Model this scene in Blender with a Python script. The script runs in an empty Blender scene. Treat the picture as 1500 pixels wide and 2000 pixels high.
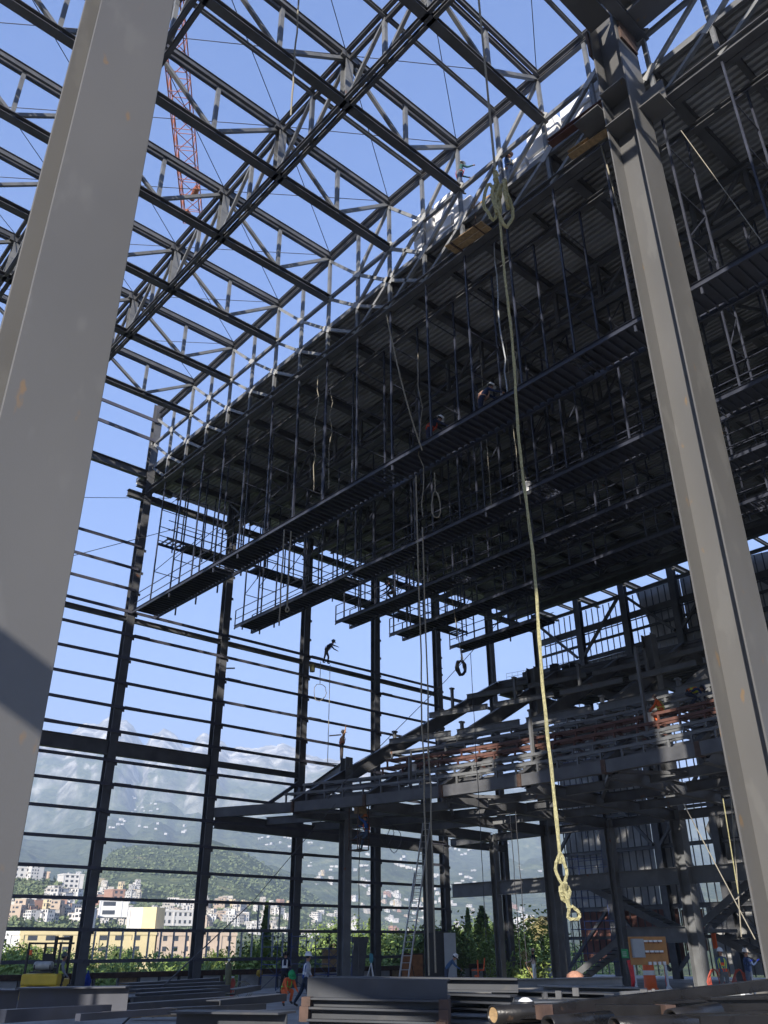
import bpy, bmesh, math, random
from mathutils import Vector, Matrix, noise
R = math.radians
PI = math.pi
rnd = random.Random(7)
V3 = Vector
scene = bpy.context.scene
col = scene.collection

# ------------------------------------------------------------------ camera, sky, sun, exposure
FOC, PITCH, ROLL, YAW = 1640.9, 27.396, -0.3527, 48.299
EYE = V3((0, 0, 1.9))
_y, _p, _r = R(YAW), R(PITCH), R(ROLL)
CF = V3((math.cos(_p) * math.cos(_y), math.cos(_p) * math.sin(_y), math.sin(_p)))
_rt = V3((math.sin(_y), -math.cos(_y), 0)); _up = _rt.cross(CF)
CR = math.cos(_r) * _rt + math.sin(_r) * _up
CU = -math.sin(_r) * _rt + math.cos(_r) * _up
cd = bpy.data.cameras.new('camera'); cam = bpy.data.objects.new('camera', cd); col.objects.link(cam)
m3 = Matrix((CR, CU, -CF)).transposed()
cam.matrix_world = Matrix.Translation(EYE) @ m3.to_4x4()
cd.sensor_fit = 'VERTICAL'; cd.sensor_height = 24.0; cd.sensor_width = 18.0
cd.lens = 24.0 * FOC / 2000.0
cd.clip_start = 0.1; cd.clip_end = 40000
scene.camera = cam

SUN_EL, SUN_DX, SUN_DY = 23.0, 0.85, 0.527      # the light travels towards +x, +y
w = bpy.data.worlds.new('World'); scene.world = w; w.use_nodes = True
nt = w.node_tree; bg = nt.nodes['Background']
sky = nt.nodes.new('ShaderNodeTexSky'); sky.sky_type = 'NISHITA'; sky.sun_disc = False
sky.sun_elevation = R(SUN_EL); sky.altitude = 500; sky.air_density = 1.0; sky.dust_density = 0.6; sky.ozone_density = 3.0
_hor = V3((-SUN_DX, -SUN_DY)).normalized()
sky.sun_rotation = math.atan2(_hor.x, _hor.y)
hs = nt.nodes.new('ShaderNodeHueSaturation'); hs.inputs['Saturation'].default_value = 1.25; nt.links.new(sky.outputs[0], hs.inputs['Color'])
gm = nt.nodes.new('ShaderNodeGamma'); gm.inputs[1].default_value = 0.7; nt.links.new(hs.outputs[0], gm.inputs[0])
tn = nt.nodes.new('ShaderNodeMix'); tn.data_type = 'RGBA'; tn.blend_type = 'MULTIPLY'; tn.inputs[0].default_value = 1; tn.inputs[7].default_value = (0.31, 0.46, 0.83, 1)
nt.links.new(gm.outputs[0], tn.inputs[6]); nt.links.new(tn.outputs[2], bg.inputs[0]); bg.inputs[1].default_value = 0.11
sd = bpy.data.lights.new('sun', 'SUN'); sd.energy = 4.6; sd.angle = R(0.5); sd.color = (1.0, 0.93, 0.83)
sun = bpy.data.objects.new('sun', sd); col.objects.link(sun)
_d = V3((_hor.x * -math.cos(R(SUN_EL)), _hor.y * -math.cos(R(SUN_EL)), -math.sin(R(SUN_EL))))
sun.rotation_euler = _d.to_track_quat('-Z', 'Y').to_euler(); sun.location = (-20, -20, 60)
scene.view_settings.view_transform = 'Standard'; scene.view_settings.look = 'None'
scene.view_settings.exposure = 2.12; scene.view_settings.gamma = 1.0
scene.render.resolution_x = 768; scene.render.resolution_y = 1024
scene.cycles.max_bounces = 5; scene.cycles.diffuse_bounces = 3; scene.cycles.glossy_bounces = 2
scene.cycles.transparent_max_bounces = 6; scene.cycles.volume_bounces = 0
scene.cycles.caustics_reflective = False; scene.cycles.caustics_refractive = False
scene.cycles.use_denoising = True

def ray(x, y):                       # direction of a point of the 1500x2000 photograph
    return CF + (x - 750) / FOC * CR - (y - 1000) / FOC * CU
def hit(ax, val, x, y):
    r = ray(x, y); return EYE + r * ((val - EYE[ax]) / r[ax])

# ------------------------------------------------------------------ materials
def mat(name, color, rough=0.6, metal=0.0, var=0.25, scale=3.0, bump=0.0, bscale=40.0, col2=None, c2amt=0.0, c2scale=2.0, c2edge=0.05, stretch=(1, 1, 1), col3=None, c3amt=0.0, c3scale=9.0):
    m = bpy.data.materials.new(name); m.use_nodes = True
    t = m.node_tree; n = t.nodes; l = t.links; b = n['Principled BSDF']
    b.inputs['Roughness'].default_value = rough; b.inputs['Metallic'].default_value = metal
    g = n.new('ShaderNodeNewGeometry'); mp = n.new('ShaderNodeMapping'); l.new(g.outputs['Position'], mp.inputs[0])
    mp.inputs['Scale'].default_value = stretch
    nz = n.new('ShaderNodeTexNoise'); nz.inputs['Scale'].default_value = scale; nz.inputs['Detail'].default_value = 6
    l.new(mp.outputs[0], nz.inputs['Vector'])
    cr = n.new('ShaderNodeMapRange'); cr.inputs[1].default_value = 0.3; cr.inputs[2].default_value = 0.7
    cr.inputs[3].default_value = 1 - var; cr.inputs[4].default_value = 1 + var; l.new(nz.outputs['Fac'], cr.inputs[0])
    mu = n.new('ShaderNodeVectorMath'); mu.operation = 'SCALE'; mu.inputs[0].default_value = color[:3]
    l.new(cr.outputs[0], mu.inputs['Scale']); out = mu.outputs[0]
    for c, a, s in ((col2, c2amt, c2scale), (col3, c3amt, c3scale)):
        if c is None: continue
        n2 = n.new('ShaderNodeTexNoise'); n2.inputs['Scale'].default_value = s; n2.inputs['Detail'].default_value = 8
        l.new(mp.outputs[0], n2.inputs['Vector'])
        r2 = n.new('ShaderNodeMapRange'); r2.inputs[1].default_value = 1 - a - c2edge; r2.inputs[2].default_value = 1 - a + c2edge
        l.new(n2.outputs['Fac'], r2.inputs[0])
        mx = n.new('ShaderNodeMix'); mx.data_type = 'RGBA'; l.new(r2.outputs[0], mx.inputs[0])
        l.new(out, mx.inputs[6]); mx.inputs[7].default_value = (*c[:3], 1); out = mx.outputs[2]
    l.new(out, b.inputs['Base Color'])
    rr = n.new('ShaderNodeMapRange'); rr.inputs[3].default_value = max(0.05, rough - 0.12); rr.inputs[4].default_value = min(1, rough + 0.12)
    l.new(nz.outputs['Fac'], rr.inputs[0]); l.new(rr.outputs[0], b.inputs['Roughness'])
    if bump:
        nb = n.new('ShaderNodeTexNoise'); nb.inputs['Scale'].default_value = bscale; nb.inputs['Detail'].default_value = 5
        l.new(mp.outputs[0], nb.inputs['Vector'])
        bp = n.new('ShaderNodeBump'); bp.inputs['Strength'].default_value = bump; bp.inputs['Distance'].default_value = 0.02
        l.new(nb.outputs['Fac'], bp.inputs['Height']); l.new(bp.outputs[0], b.inputs['Normal'])
    return m

RUST = (0.20, 0.075, 0.03)
M = {}
M['steel'] = mat('grey_primer_steel', (0.14, 0.145, 0.15), 0.55, 0, 0.22, 1.6, 0.05, 30, RUST, 0.27, 1.7, 0.03, col3=(0.19, 0.19, 0.185), c3amt=0.3, c3scale=5)
M['dsteel'] = mat('dark_painted_steel', (0.085, 0.087, 0.093), 0.5, 0, 0.3, 1.4, 0.05, 30, RUST, 0.26, 1.3, 0.03)
M['plate'] = mat('lit_gusset_primer', (0.34, 0.34, 0.33), 0.55, 0, 0.12, 4)  # same grey paint, with sunlight on the gussets put into the colour
M['litprimer'] = mat('lit_grey_primer', (0.21, 0.215, 0.215), 0.55, 0, 0.2, 2)  # sunlit copy of the grey primer; the brightness is in the colour
M['csteel'] = mat('blue_black_steel', (0.032, 0.036, 0.052), 0.45, 0, 0.3, 2.0, 0, 30)
M['column'] = mat('pale_primer_steel', (0.104, 0.103, 0.102), 0.5, 0, 0.08, 0.5, 0.08, 90, (0.165, 0.115, 0.07), 0.315, 3.2, 0.025, col3=(0.12, 0.119, 0.117), c3amt=0.40, c3scale=1.4, stretch=(1, 1, .4))
M['stack'] = mat('fresh_grey_steel', (0.052, 0.056, 0.064), 0.5, 0, 0.15, 2.5, 0.03, 60, (0.07, 0.07, 0.072), 0.36, 3.0, 0.06)
M['girt'] = mat('violet_grey_steel', (0.07, 0.07, 0.09), 0.5, 0, 0.2, 2)
M['stack'].node_tree.nodes['Principled BSDF'].inputs['Specular IOR Level'].default_value = .2
M['rust'] = mat('rusty_steel', (0.075, 0.045, 0.034), 0.8, 0, 0.4, 6, 0.1, 60)
M['redox'] = mat('red_oxide_steel', (0.12, 0.055, 0.042), 0.65, 0, 0.25, 3, 0.05, 60)
M['galv'] = mat('galvanised_sheet', (0.42, 0.43, 0.44), 0.42, 0.3, 0.2, 0.6, 0, 40, (0.27, 0.27, 0.265), 0.45, 0.25, 0.05)
M['stud'] = mat('galvanised_stud', (0.46, 0.49, 0.52), 0.4, 0.2, 0.1, 3)
M['clad'] = mat('grey_wall_sheathing', (0.50, 0.50, 0.49), 0.8, 0, 0.18, 1.2, 0, 40, (0.36, 0.36, 0.36), 0.4, 0.8, 0.04)
M['tarp'] = mat('reddish_tarpaulin', (0.26, 0.125, 0.10), 0.8, 0, 0.2, 2)
M['concrete'] = mat('site_concrete', (0.30, 0.29, 0.27), 0.9, 0, 0.22, 0.8, 0.1, 20, (0.17, 0.16, 0.145), 0.42, 0.6, 0.08)
M['wood'] = mat('plank_wood', (0.36, 0.24, 0.12), 0.8, 0, 0.3, 8, 0.1, 60, stretch=(1, 1, 4))
M['ply'] = mat('orange_plywood', (0.47, 0.22, 0.065), 0.6, 0, 0.12, 4)
M['ply2'] = mat('brown_plywood', (0.33, 0.135, 0.05), 0.7, 0, 0.3, 5)
M['plyold'] = mat('weathered_plywood', (0.30, 0.21, 0.12), 0.8, 0, 0.35, 7)
M['white'] = mat('white_wrap', (0.82, 0.82, 0.82), 0.55, 0, 0.03, 2, 0.06, 6)
M['wpaint'] = mat('white_plastic', (0.78, 0.78, 0.77), 0.4, 0, 0.04, 5)
M['yellow'] = mat('forklift_yellow', (0.72, 0.47, 0.04), 0.45, 0, 0.1, 3, 0, 40, (0.3, 0.2, 0.06), 0.3, 5, 0.05)
M['black'] = mat('black_plastic', (0.02, 0.02, 0.022), 0.5, 0, 0.2, 4)
M['blackpipe'] = mat('black_pipe_steel', (0.014, 0.0135, 0.014), 0.3, 0, 0.3, 4, 0.15, 30, (0.07, 0.045, 0.03), 0.30, 5, 0.03)
M['blackpipe'].node_tree.nodes['Principled BSDF'].inputs['Specular IOR Level'].default_value = .25
M['rope'] = mat('yellow_rope', (0.36, 0.335, 0.18), 0.9, 0, 0.3, 30, 0.6, 120)
M['thinrope'] = mat('pale_rope', (0.26, 0.235, 0.18), 0.9, 0, 0.15, 30)
M['cable'] = mat('dark_cable', (0.03, 0.03, 0.035), 0.6, 0, 0.1, 5)
M['orange'] = mat('crane_orange', (0.42, 0.14, 0.07), 0.5, 0, 0.1, 3)
M['cone'] = mat('traffic_orange', (0.85, 0.14, 0.03), 0.5, 0, 0.08, 4)
M['redhose'] = mat('red_hose', (0.66, 0.04, 0.05), 0.5, 0, 0.15, 5)
M['bluesc'] = mat('scaffold_blue', (0.03, 0.05, 0.16), 0.5, 0, 0.2, 3)
M['alu'] = mat('aluminium', (0.62, 0.63, 0.64), 0.35, 0.5, 0.08, 6)
M['ltgrey'] = mat('light_grey_enamel', (0.36, 0.38, 0.39), 0.5, 0, 0.06, 3)
M['green'] = mat('safety_green', (0.04, 0.38, 0.13), 0.5, 0, 0.1, 5)
M['gcyl'] = mat('olive_gas_cylinder', (0.12, 0.12, 0.06), 0.5, 0, 0.2, 5)
M['rcyl'] = mat('red_gas_cylinder', (0.42, 0.07, 0.04), 0.5, 0, 0.2, 5)
M['silver'] = mat('silver_tank', (0.45, 0.44, 0.40), 0.4, 0.3, 0.2, 5)
M['teal'] = mat('instrument_teal', (0.05, 0.27, 0.34), 0.5, 0, 0.1, 5)
M['glass'] = mat('dark_window_glass', (0.05, 0.055, 0.065), 0.15, 0, 0.2, 0.5)
M['skin'] = mat('skin', (0.36, 0.19, 0.12), 0.6, 0, 0.06, 20)
M['hair'] = mat('black_hair', (0.012, 0.01, 0.01), 0.6, 0, 0.2, 40)
M['boot'] = mat('dark_boots', (0.03, 0.025, 0.02), 0.7, 0, 0.2, 20)
M['refl'] = mat('silver_reflective', (0.7, 0.7, 0.68), 0.4, 0, 0.05, 10)
M['lime'] = mat('lime_reflective', (0.62, 0.75, 0.08), 0.5, 0, 0.05, 10)
CLOTH = {}
def cloth(c):
    k = tuple(c)
    if k not in CLOTH:
        CLOTH[k] = mat('cloth_%d' % len(CLOTH), c, 0.9, 0, 0.18, 9, 0.3, 40)
    return CLOTH[k]

# ------------------------------------------------------------------ mesh builder
class MB:
    def __init__(s): s.v = []; s.f = []; s.m = []; s.cm = 0; s.sm = set()
    def add(s, vs, fs, smooth=False):
        o = len(s.v); s.v.extend([V3(v) for v in vs])
        for f in fs:
            if smooth: s.sm.add(len(s.f))
            s.f.append([i + o for i in f]); s.m.append(s.cm)
    def box(s, c, d, rot=None):
        c = V3(c); x, y, z = [k / 2 for k in d]
        vs = [V3((a * x, b * y, e * z)) for a in (-1, 1) for b in (-1, 1) for e in (-1, 1)]
        if rot is not None: vs = [rot @ v for v in vs]
        s.add([c + v for v in vs], [(0, 1, 3, 2), (4, 6, 7, 5), (0, 4, 5, 1), (2, 3, 7, 6), (0, 2, 6, 4), (1, 5, 7, 3)])
        return s
    def bb(s, a, b):
        return s.box([(a[i] + b[i]) / 2 for i in range(3)], [abs(b[i] - a[i]) for i in range(3)])
    def frame(s, P, Q, up):
        P, Q = V3(P), V3(Q); d = (Q - P); L = d.length; d.normalize(); up = V3(up)
        if abs(d.dot(up)) > 0.98: up = V3((1, 0, 0)) if abs(d.x) < .9 else V3((0, 1, 0))
        sx = d.cross(up).normalized(); sz = sx.cross(d).normalized()
        return P, Q, d, sx, sz, L
    def prof(s, P, Q, pts, up=(0, 0, 1), smooth=False, close=True):
        P, Q, d, sx, sz, L = s.frame(P, Q, up); n = len(pts)
        vs = [P + sx * a + sz * b for a, b in pts] + [Q + sx * a + sz * b for a, b in pts]
        fs = [(i, (i + 1) % n, n + (i + 1) % n, n + i) for i in range(n)]
        s.add(vs, fs, smooth)
        if close: s.add(vs, [list(range(n))[::-1], list(range(n, 2 * n))])
        return s
    def bar(s, P, Q, w_, h, up=(0, 0, 1)):
        a, b = w_ / 2, h / 2
        return s.prof(P, Q, [(-a, -b), (a, -b), (a, b), (-a, b)], up)
    def isec(s, P, Q, w_, h, tf=.03, tw=.02, up=(0, 0, 1)):
        a, b, t, k = w_ / 2, h / 2, tf, tw / 2
        pts = [(-a, -b), (a, -b), (a, -b + t), (k, -b + t), (k, b - t), (a, b - t), (a, b), (-a, b), (-a, b - t), (-k, b - t), (-k, -b + t), (-a, -b + t)]
        P, Q, d, sx, sz, L = s.frame(P, Q, up)
        vs = [P + sx * x + sz * y for x, y in pts] + [Q + sx * x + sz * y for x, y in pts]
        fs = [(i, (i + 1) % 12, 12 + (i + 1) % 12, 12 + i) for i in range(12)]
        fs += [(0, 11, 2, 1), (11, 10, 3, 2), (10, 9, 4, 3), (9, 8, 5, 4), (8, 7, 6, 5)]
        fs += [(12, 13, 14, 23), (23, 14, 15, 22), (22, 15, 16, 21), (21, 16, 17, 20), (20, 17, 18, 19)]
        s.add(vs, fs); return s
    def csec(s, P, Q, w_, h, t=.015, up=(0, 0, 1), flip=1):
        b = h / 2; x0, x1 = (0, w_ * flip)
        k = t * flip
        pts = [(x0, -b), (x1, -b), (x1, -b + t), (k, -b + t), (k, b - t), (x1, b - t), (x1, b), (x0, b)]
        P, Q, d, sx, sz, L = s.frame(P, Q, up)
        vs = [P + sx * x + sz * y for x, y in pts] + [Q + sx * x + sz * y for x, y in pts]
        fs = [(i, (i + 1) % 8, 8 + (i + 1) % 8, 8 + i) for i in range(8)]
        fs += [(0, 3, 2, 1), (0, 7, 4, 3), (7, 6, 5, 4), (8, 9, 10, 11), (8, 11, 12, 15), (15, 12, 13, 14)]
        s.add(vs, fs); return s
    def cyl(s, P, Q, r, n=8, r2=None, cap=True):
        r2 = r if r2 is None else r2
        P, Q, d, sx, sz, L = s.frame(P, Q, (0, 0, 1))
        c = [(math.cos(2 * PI * i / n), math.sin(2 * PI * i / n)) for i in range(n)]
        vs = [P + sx * a * r + sz * b * r for a, b in c] + [Q + sx * a * r2 + sz * b * r2 for a, b in c]
        s.add(vs, [(i, (i + 1) % n, n + (i + 1) % n, n + i) for i in range(n)], True)
        if cap: s.add(vs, [list(range(n))[::-1], list(range(n, 2 * n))])
        return s
    def tube(s, pts, r, n=6, twist=0):
        pts = [V3(p) for p in pts]; vs = []; prev = None
        for i, p in enumerate(pts):
            d = (pts[min(i + 1, len(pts) - 1)] - pts[max(i - 1, 0)]).normalized()
            up = prev if prev is not None else (V3((1, 0, 0)) if abs(d.z) > .9 else V3((0, 0, 1)))
            sx = d.cross(up)
            if sx.length < 1e-4: sx = d.orthogonal()
            sx.normalize(); sz = sx.cross(d).normalized(); prev = sz
            rr = r(i) if callable(r) else r
            for k in range(n):
                a = 2 * PI * k / n + twist * i
                q = rr * (1 + (.22 if twist and k % 2 else 0))
                vs.append(p + sx * math.cos(a) * q + sz * math.sin(a) * q)
        fs = []
        for i in range(len(pts) - 1):
            for k in range(n): fs.append((i * n + k, i * n + (k + 1) % n, (i + 1) * n + (k + 1) % n, (i + 1) * n + k))
        s.add(vs, fs, not twist); s.add(vs, [list(range(n))[::-1], [(len(pts) - 1) * n + k for k in range(n)]])
        return s
    def lathe(s, c, prof, n=12, axis=(0, 0, 1), cap=True):
        c = V3(c); q = V3((0, 0, 1)).rotation_difference(V3(axis)); vs = []
        for r, z in prof:
            for k in range(n):
                a = 2 * PI * k / n; vs.append(c + q @ V3((r * math.cos(a), r * math.sin(a), z)))
        fs = []
        for i in range(len(prof) - 1):
            for k in range(n): fs.append((i * n + k, i * n + (k + 1) % n, (i + 1) * n + (k + 1) % n, (i + 1) * n + k))
        s.add(vs, fs, True)
        if cap: s.add(vs, [list(range(n))[::-1], [(len(prof) - 1) * n + k for k in range(n)]])
        return s
    def build(s, name, mats, parent=None, origin=None):
        if not isinstance(mats, (list, tuple)): mats = [mats]
        if origin is None:
            xs = [v.x for v in s.v]; ys = [v.y for v in s.v]; zs = [v.z for v in s.v]
            origin = V3(((min(xs) + max(xs)) / 2, (min(ys) + max(ys)) / 2, min(zs)))
        me = bpy.data.meshes.new(name); me.from_pydata([v - origin for v in s.v], [], s.f)
        for m in mats: me.materials.append(m)
        if len(mats) > 1:
            for i, p in enumerate(me.polygons): p.material_index = s.m[i]
        if s.sm:
            for i in s.sm: me.polygons[i].use_smooth = True
        me.update()
        o = bpy.data.objects.new(name, me); col.objects.link(o)
        if parent is not None:
            o.parent = parent
            org = V3(parent.get('_org', (0, 0, 0))); o.location = V3(origin) - org
            o['_org'] = list(origin)
        else:
            o.location = origin; o['_org'] = list(origin)
        return o

def tag(o, label=None, cat=None, group=None, kind=None):
    if label: o['label'] = label
    if cat: o['category'] = cat
    if group: o['group'] = group
    if kind: o['kind'] = kind
    return o
def empty(name, loc, label, cat, group=None):
    o = bpy.data.objects.new(name, None); col.objects.link(o); o.location = loc; o['_org'] = list(loc)
    o.empty_display_size = .2
    return tag(o, label, cat, group)
def copy_tree(o, parent=None):
    c = o.copy(); col.objects.link(c); c.parent = parent
    for ch in list(o.children): copy_tree(ch, c)
    return c
ORD = ['lowest', 'second', 'third', 'fourth', 'fifth', 'sixth', 'seventh', 'eighth', 'ninth', 'tenth', 'eleventh', 'twelfth', 'thirteenth', 'fourteenth', 'fifteenth', 'sixteenth', 'seventeenth', 'eighteenth', 'nineteenth', 'twentieth']
OR1 = ['first'] + ORD[1:]

# ------------------------------------------------------------------ layout constants
YW, XV, XB, DY = 42.0, 18.64, 54.64, 4.31
YN = [YW - DY * k for k in range(11)]        # 42 ... -1.1
YC = 20.45
ZB, ZD, ZM = 26.0, 27.5, 29.35
def ZT(y): return 32.1 - 0.0345 * abs(y - YC)

# ------------------------------------------------------------------ floor of the site
m = MB(); m.bb((-16, -6, -0.35), (60, 44.2, 0.0))
tag(m.build('floor_slab', M['concrete']), kind='structure')

# ------------------------------------------------------------------ open wall in front of the view (Y = 42)
def hcol(name, x, y, z0, z1, w_, d_, material, label, group, tf=.03, up=(0, 1, 0), plates=()):
    m = MB(); m.isec((x, y, z0), (x, y, z1), w_, d_, tf, tf * .7, up)
    for zz in plates: m.box((x + w_ / 2 + .06, y - d_ / 2 + .05, zz), (.14, .02, .16))
    return tag(m.build(name, material), label, 'column', group)
GZ = [1.42, 2.72, 4.03, 5.36, 6.65, 7.96, 9.25, 10.40, 11.87, 13.14, 14.43, 15.76, 17.06, 18.38, 19.64, 20.92, 22.32]
xs = [XV + 6 * k for k in range(-4, 7)]
names = {}
for i, x in enumerate(xs):
    k = i - 4
    top = 32.35 if k <= 0 else 27.1
    if k < 0: nm = 'dark steel wall column %s left of the tall column at the roof step' % OR1[-k - 1]
    elif k == 0: nm = 'tallest wall column, reaching above the roof deck where the roof steps up'
    else: nm = 'dark wall column standing %s to the right of the tall roof-step column' % OR1[k - 1]
    pz = [z - .12 for z in GZ] if k <= 4 else []
    hcol('wall_column', x, YW + .1, 0, top, .46, .46, M['dsteel'], nm, 'columns of the open wall', plates=pz)
def colname(i):
    k = i - 4
    return 'tall roof-step column' if k == 0 else ('%s column left of it' % OR1[-k - 1] if k < 0 else '%s column right' % OR1[k - 1])
bays = {-4: 'fourth bay left', -3: 'third bay left', -2: 'second bay left', -1: 'first bay left', 0: 'first bay right', 1: 'second bay right', 2: 'third bay right', 3: 'fourth bay right'}
for gi, z in enumerate(GZ):
    for k in range(-4, 4):
        if z > 19 and k >= 0: continue
        a, b = XV + 6 * k, XV + 6 * (k + 1)
        m = MB(); j = rnd.uniform(-.02, .02); lap = .9 if (gi + k) % 3 == 0 else 0
        m.csec((a + .02, YW - .24, z + j), (b - .02, YW - .24, z + rnd.uniform(-.03, .03)), .075, .15, .006, flip=-1)
        if lap: m.csec((a + .25, YW - .33, z + j + .012), (a + .25 + lap, YW - .33, z + j + .012), .05, .13, .006, flip=-1)
        tag(m.build('wall_girt', M['girt']), '%s thin girt from the bottom, %s of the tall roof-step column' % (ORD[gi].capitalize(), bays[k]), 'girt', 'girts of the open wall')
# deep beams of the wall
def xbeam(a, b, z, w_, h, label, y=YW, material='dsteel', name='wall_beam', rustend=False, group='deep beams of the open wall'):
    m = MB(); m.isec((a, y, z), (b, y, z), w_, h, .025, .02)
    return tag(m.build(name, M[material]), label, 'beam', group)
for k in range(-4, 1):
    xbeam(XV + 6 * k + .24, XV + 6 * (k + 1) - .24, 11.05, .3, .72, 'deep horizontal beam at mid height of the wall, %s of the tall column' % bays[k])
xbeam(XV + 6.24, XV + 11.76, 11.0, .22, .3, 'shallow beam continuing the deep beam line in the second bay right')
for k in range(-4, 4):
    xbeam(XV + 6 * k + .24, XV + 6 * (k + 1) - .24, 17.98, .22, .26, 'thick girt beam below the catwalk ends, %s of the tall column' % bays[k])
    if k < 0: xbeam(XV + 6 * k + .24, XV + 6 * (k + 1) - .24, 27.1, .3, .5, 'high beam of the stage wall above the girts, %s' % bays[k])
xbeam(XV + 24.24, XV + 29.76, 17.9, .16, .2, 'lone girt crossing the open bay left of the far corner column')
xbeam(17.4, 54.3, 25.55, .3, .4, 'long eaves beam just under the edge of the roof deck')
xbeam(17.9, 20.2, 26.35, .3, .35, 'short stub beam sticking out above the eaves beam at the tall column', name='stub_beam')
for q, z in enumerate((29.45, 30.85)):
    for k in range(-4, 0):
        m = MB(); m.csec((XV + 6 * k + .02, YW - .24, z), (XV + 6 * k + 5.98, YW - .24, z), .08, .2, .006, flip=-1)
        tag(m.build('wall_girt', M['girt']), '%s of the two top girts above the high beam, %s' % (('lower', 'upper')[q], bays[k]), 'girt', 'girts of the open wall')
m = MB(); m.bar((27.6, YW - .1, 8.7), (30.45, YW - .1, 10.6), .16, .2)
tag(m.build('diagonal_brace', M['dsteel']), 'short slanted brace rising to the second column right, above the balcony beam', 'brace')
for i, (x0, z0, dx) in enumerate(((24.8, 16.3, .9), (32.9, 13.6, .8), (42.4, 13.9, 1.1), (48.8, 15.2, .9), (42.2, 19.7, .8))):
    m = MB(); m.bar((x0 - dx * .5, YW - .3, z0), (x0 + dx * .5, YW - .45, z0 + .15), .07, .07)
    tag(m.build('steel_stub', M['dsteel']), ['short stub bar on the first column right, high up', 'short stub bar beside the third column right', 'short stub bar on the fourth column right', 'short stub bar on the fifth column right', 'higher short stub bar on the fourth column right'][i], 'stub bar', 'stub bars left on the columns')
# pale studs between the lowest girts
n = 0
def studrow(x0, x1, z0, z1, label):
    e = empty('stud_panel', ((x0 + x1) / 2, YW - .27, z0), label, 'stud panel', 'pale stud panels in the open wall')
    x = x0
    while x < x1:
        m = MB(); m.csec((x, YW - .3, z0), (x, YW - .3, z1), .06, .09, .006, up=(0, 1, 0)); m.build('stud', M['stud'], e)
        x += rnd.choice((.66, .68, .7))
studrow(19.0, 24.4, 1.5, 2.64, 'row of pale vertical studs between two low girts, bay beside the yellow building')
studrow(25.0, 30.3, 1.5, 2.64, 'row of pale vertical studs between two low girts, second bay right')
studrow(28.0, 30.4, 2.8, 3.95, 'short upper row of pale studs in front of the cypress')
# low parapet at the slab edge
pr = empty('parapet_wall', (30, 43.3, 0), 'low stained parapet with rusty top plate along the slab edge', 'parapet')
x = -14.0; i = 0
while x < 54:
    wd = rnd.choice((1.1, 1.22, 1.3))
    if not (19.5 < x < 20.6 or 26.4 < x < 27.4):
        m = MB(); m.box((x + wd / 2, 43.32 + rnd.uniform(-.02, .02), .33 + .05), (wd - .03, .1, .76))
        m.build('panel', M['clad'] if rnd.random() < .75 else M['plyold'], pr)
    m = MB(); m.box((x, 43.2, .42), (.1, .12, .84)); m.build('post', M['rust'] if rnd.random() < .4 else M['dsteel'], pr)
    x += wd; i += 1
m = MB(); m.box((20, 43.2, .86), (68, .3, .09)); m.box((20, 43.08, .76), (68, .03, .2)); m.build('top_plate', M['rust'], pr)

# ------------------------------------------------------------------ stage truss standing on the step (plane X = XV)
vt = empty('stage_truss', (XV, 20, ZB), 'tall multi-level truss along the roof step, with pale gusset plates', 'truss')
Y0, Y1 = YW - .3, -1.2
def ch(name, pts, w_, h, material, parent, iso=True):
    m = MB()
    for a, b in zip(pts[:-1], pts[1:]):
        (m.isec if iso else m.bar)(a, b, w_, h)
    return m.build(name, M[material], parent)
ch('bottom_chord', [(XV, Y0, ZB), (XV, Y1, ZB)], .32, .36, 'dsteel', vt)
ch('side_channel', [(XV + .36, Y0, ZB + .06), (XV + .36, Y1, ZB + .06)], .2, .3, 'dsteel', vt)
ch('deck_chord', [(XV, Y0, ZD), (XV, Y1, ZD)], .13, .13, 'steel', vt, False)
ch('middle_chord', [(XV, Y0, ZM), (XV, Y1, ZM)], .15, .16, 'steel', vt, False)
tp = [(XV, Y0, ZT(Y0)), (XV, YC, ZT(YC)), (XV, Y1, ZT(Y1))]
ch('top_chord', [(a, b, c + .13) for a, b, c in tp], .34, .14, 'dsteel', vt)
ch('top_chord', [(a, b, c - .16) for a, b, c in tp], .2, .14, 'dsteel', vt)
half = [YW - DY / 2 * k for k in range(1, 21)]
for k, y in enumerate(half, 1):
    if abs(y - 8.6) < .6: continue
    m = MB(); m.bar((XV, y, ZB + .18), (XV, y, ZT(y) - .2), .14, .14); m.build('vertical', M['steel'], vt)
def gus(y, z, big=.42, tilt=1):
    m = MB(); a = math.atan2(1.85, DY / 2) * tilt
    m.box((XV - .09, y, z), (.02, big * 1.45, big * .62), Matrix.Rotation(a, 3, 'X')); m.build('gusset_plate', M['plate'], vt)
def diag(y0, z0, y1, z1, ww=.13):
    m = MB(); m.bar((XV - .02, y0, z0), (XV - .02, y1, z1), ww, ww + .01); m.build('diagonal', M['litprimer'], vt)
LV = {'T': None, 'M': ZM, 'D': ZD, 'B': ZB - .02}
def zl(l, y): return ZT(y) - .2 if l == 'T' else LV[l]
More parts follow.
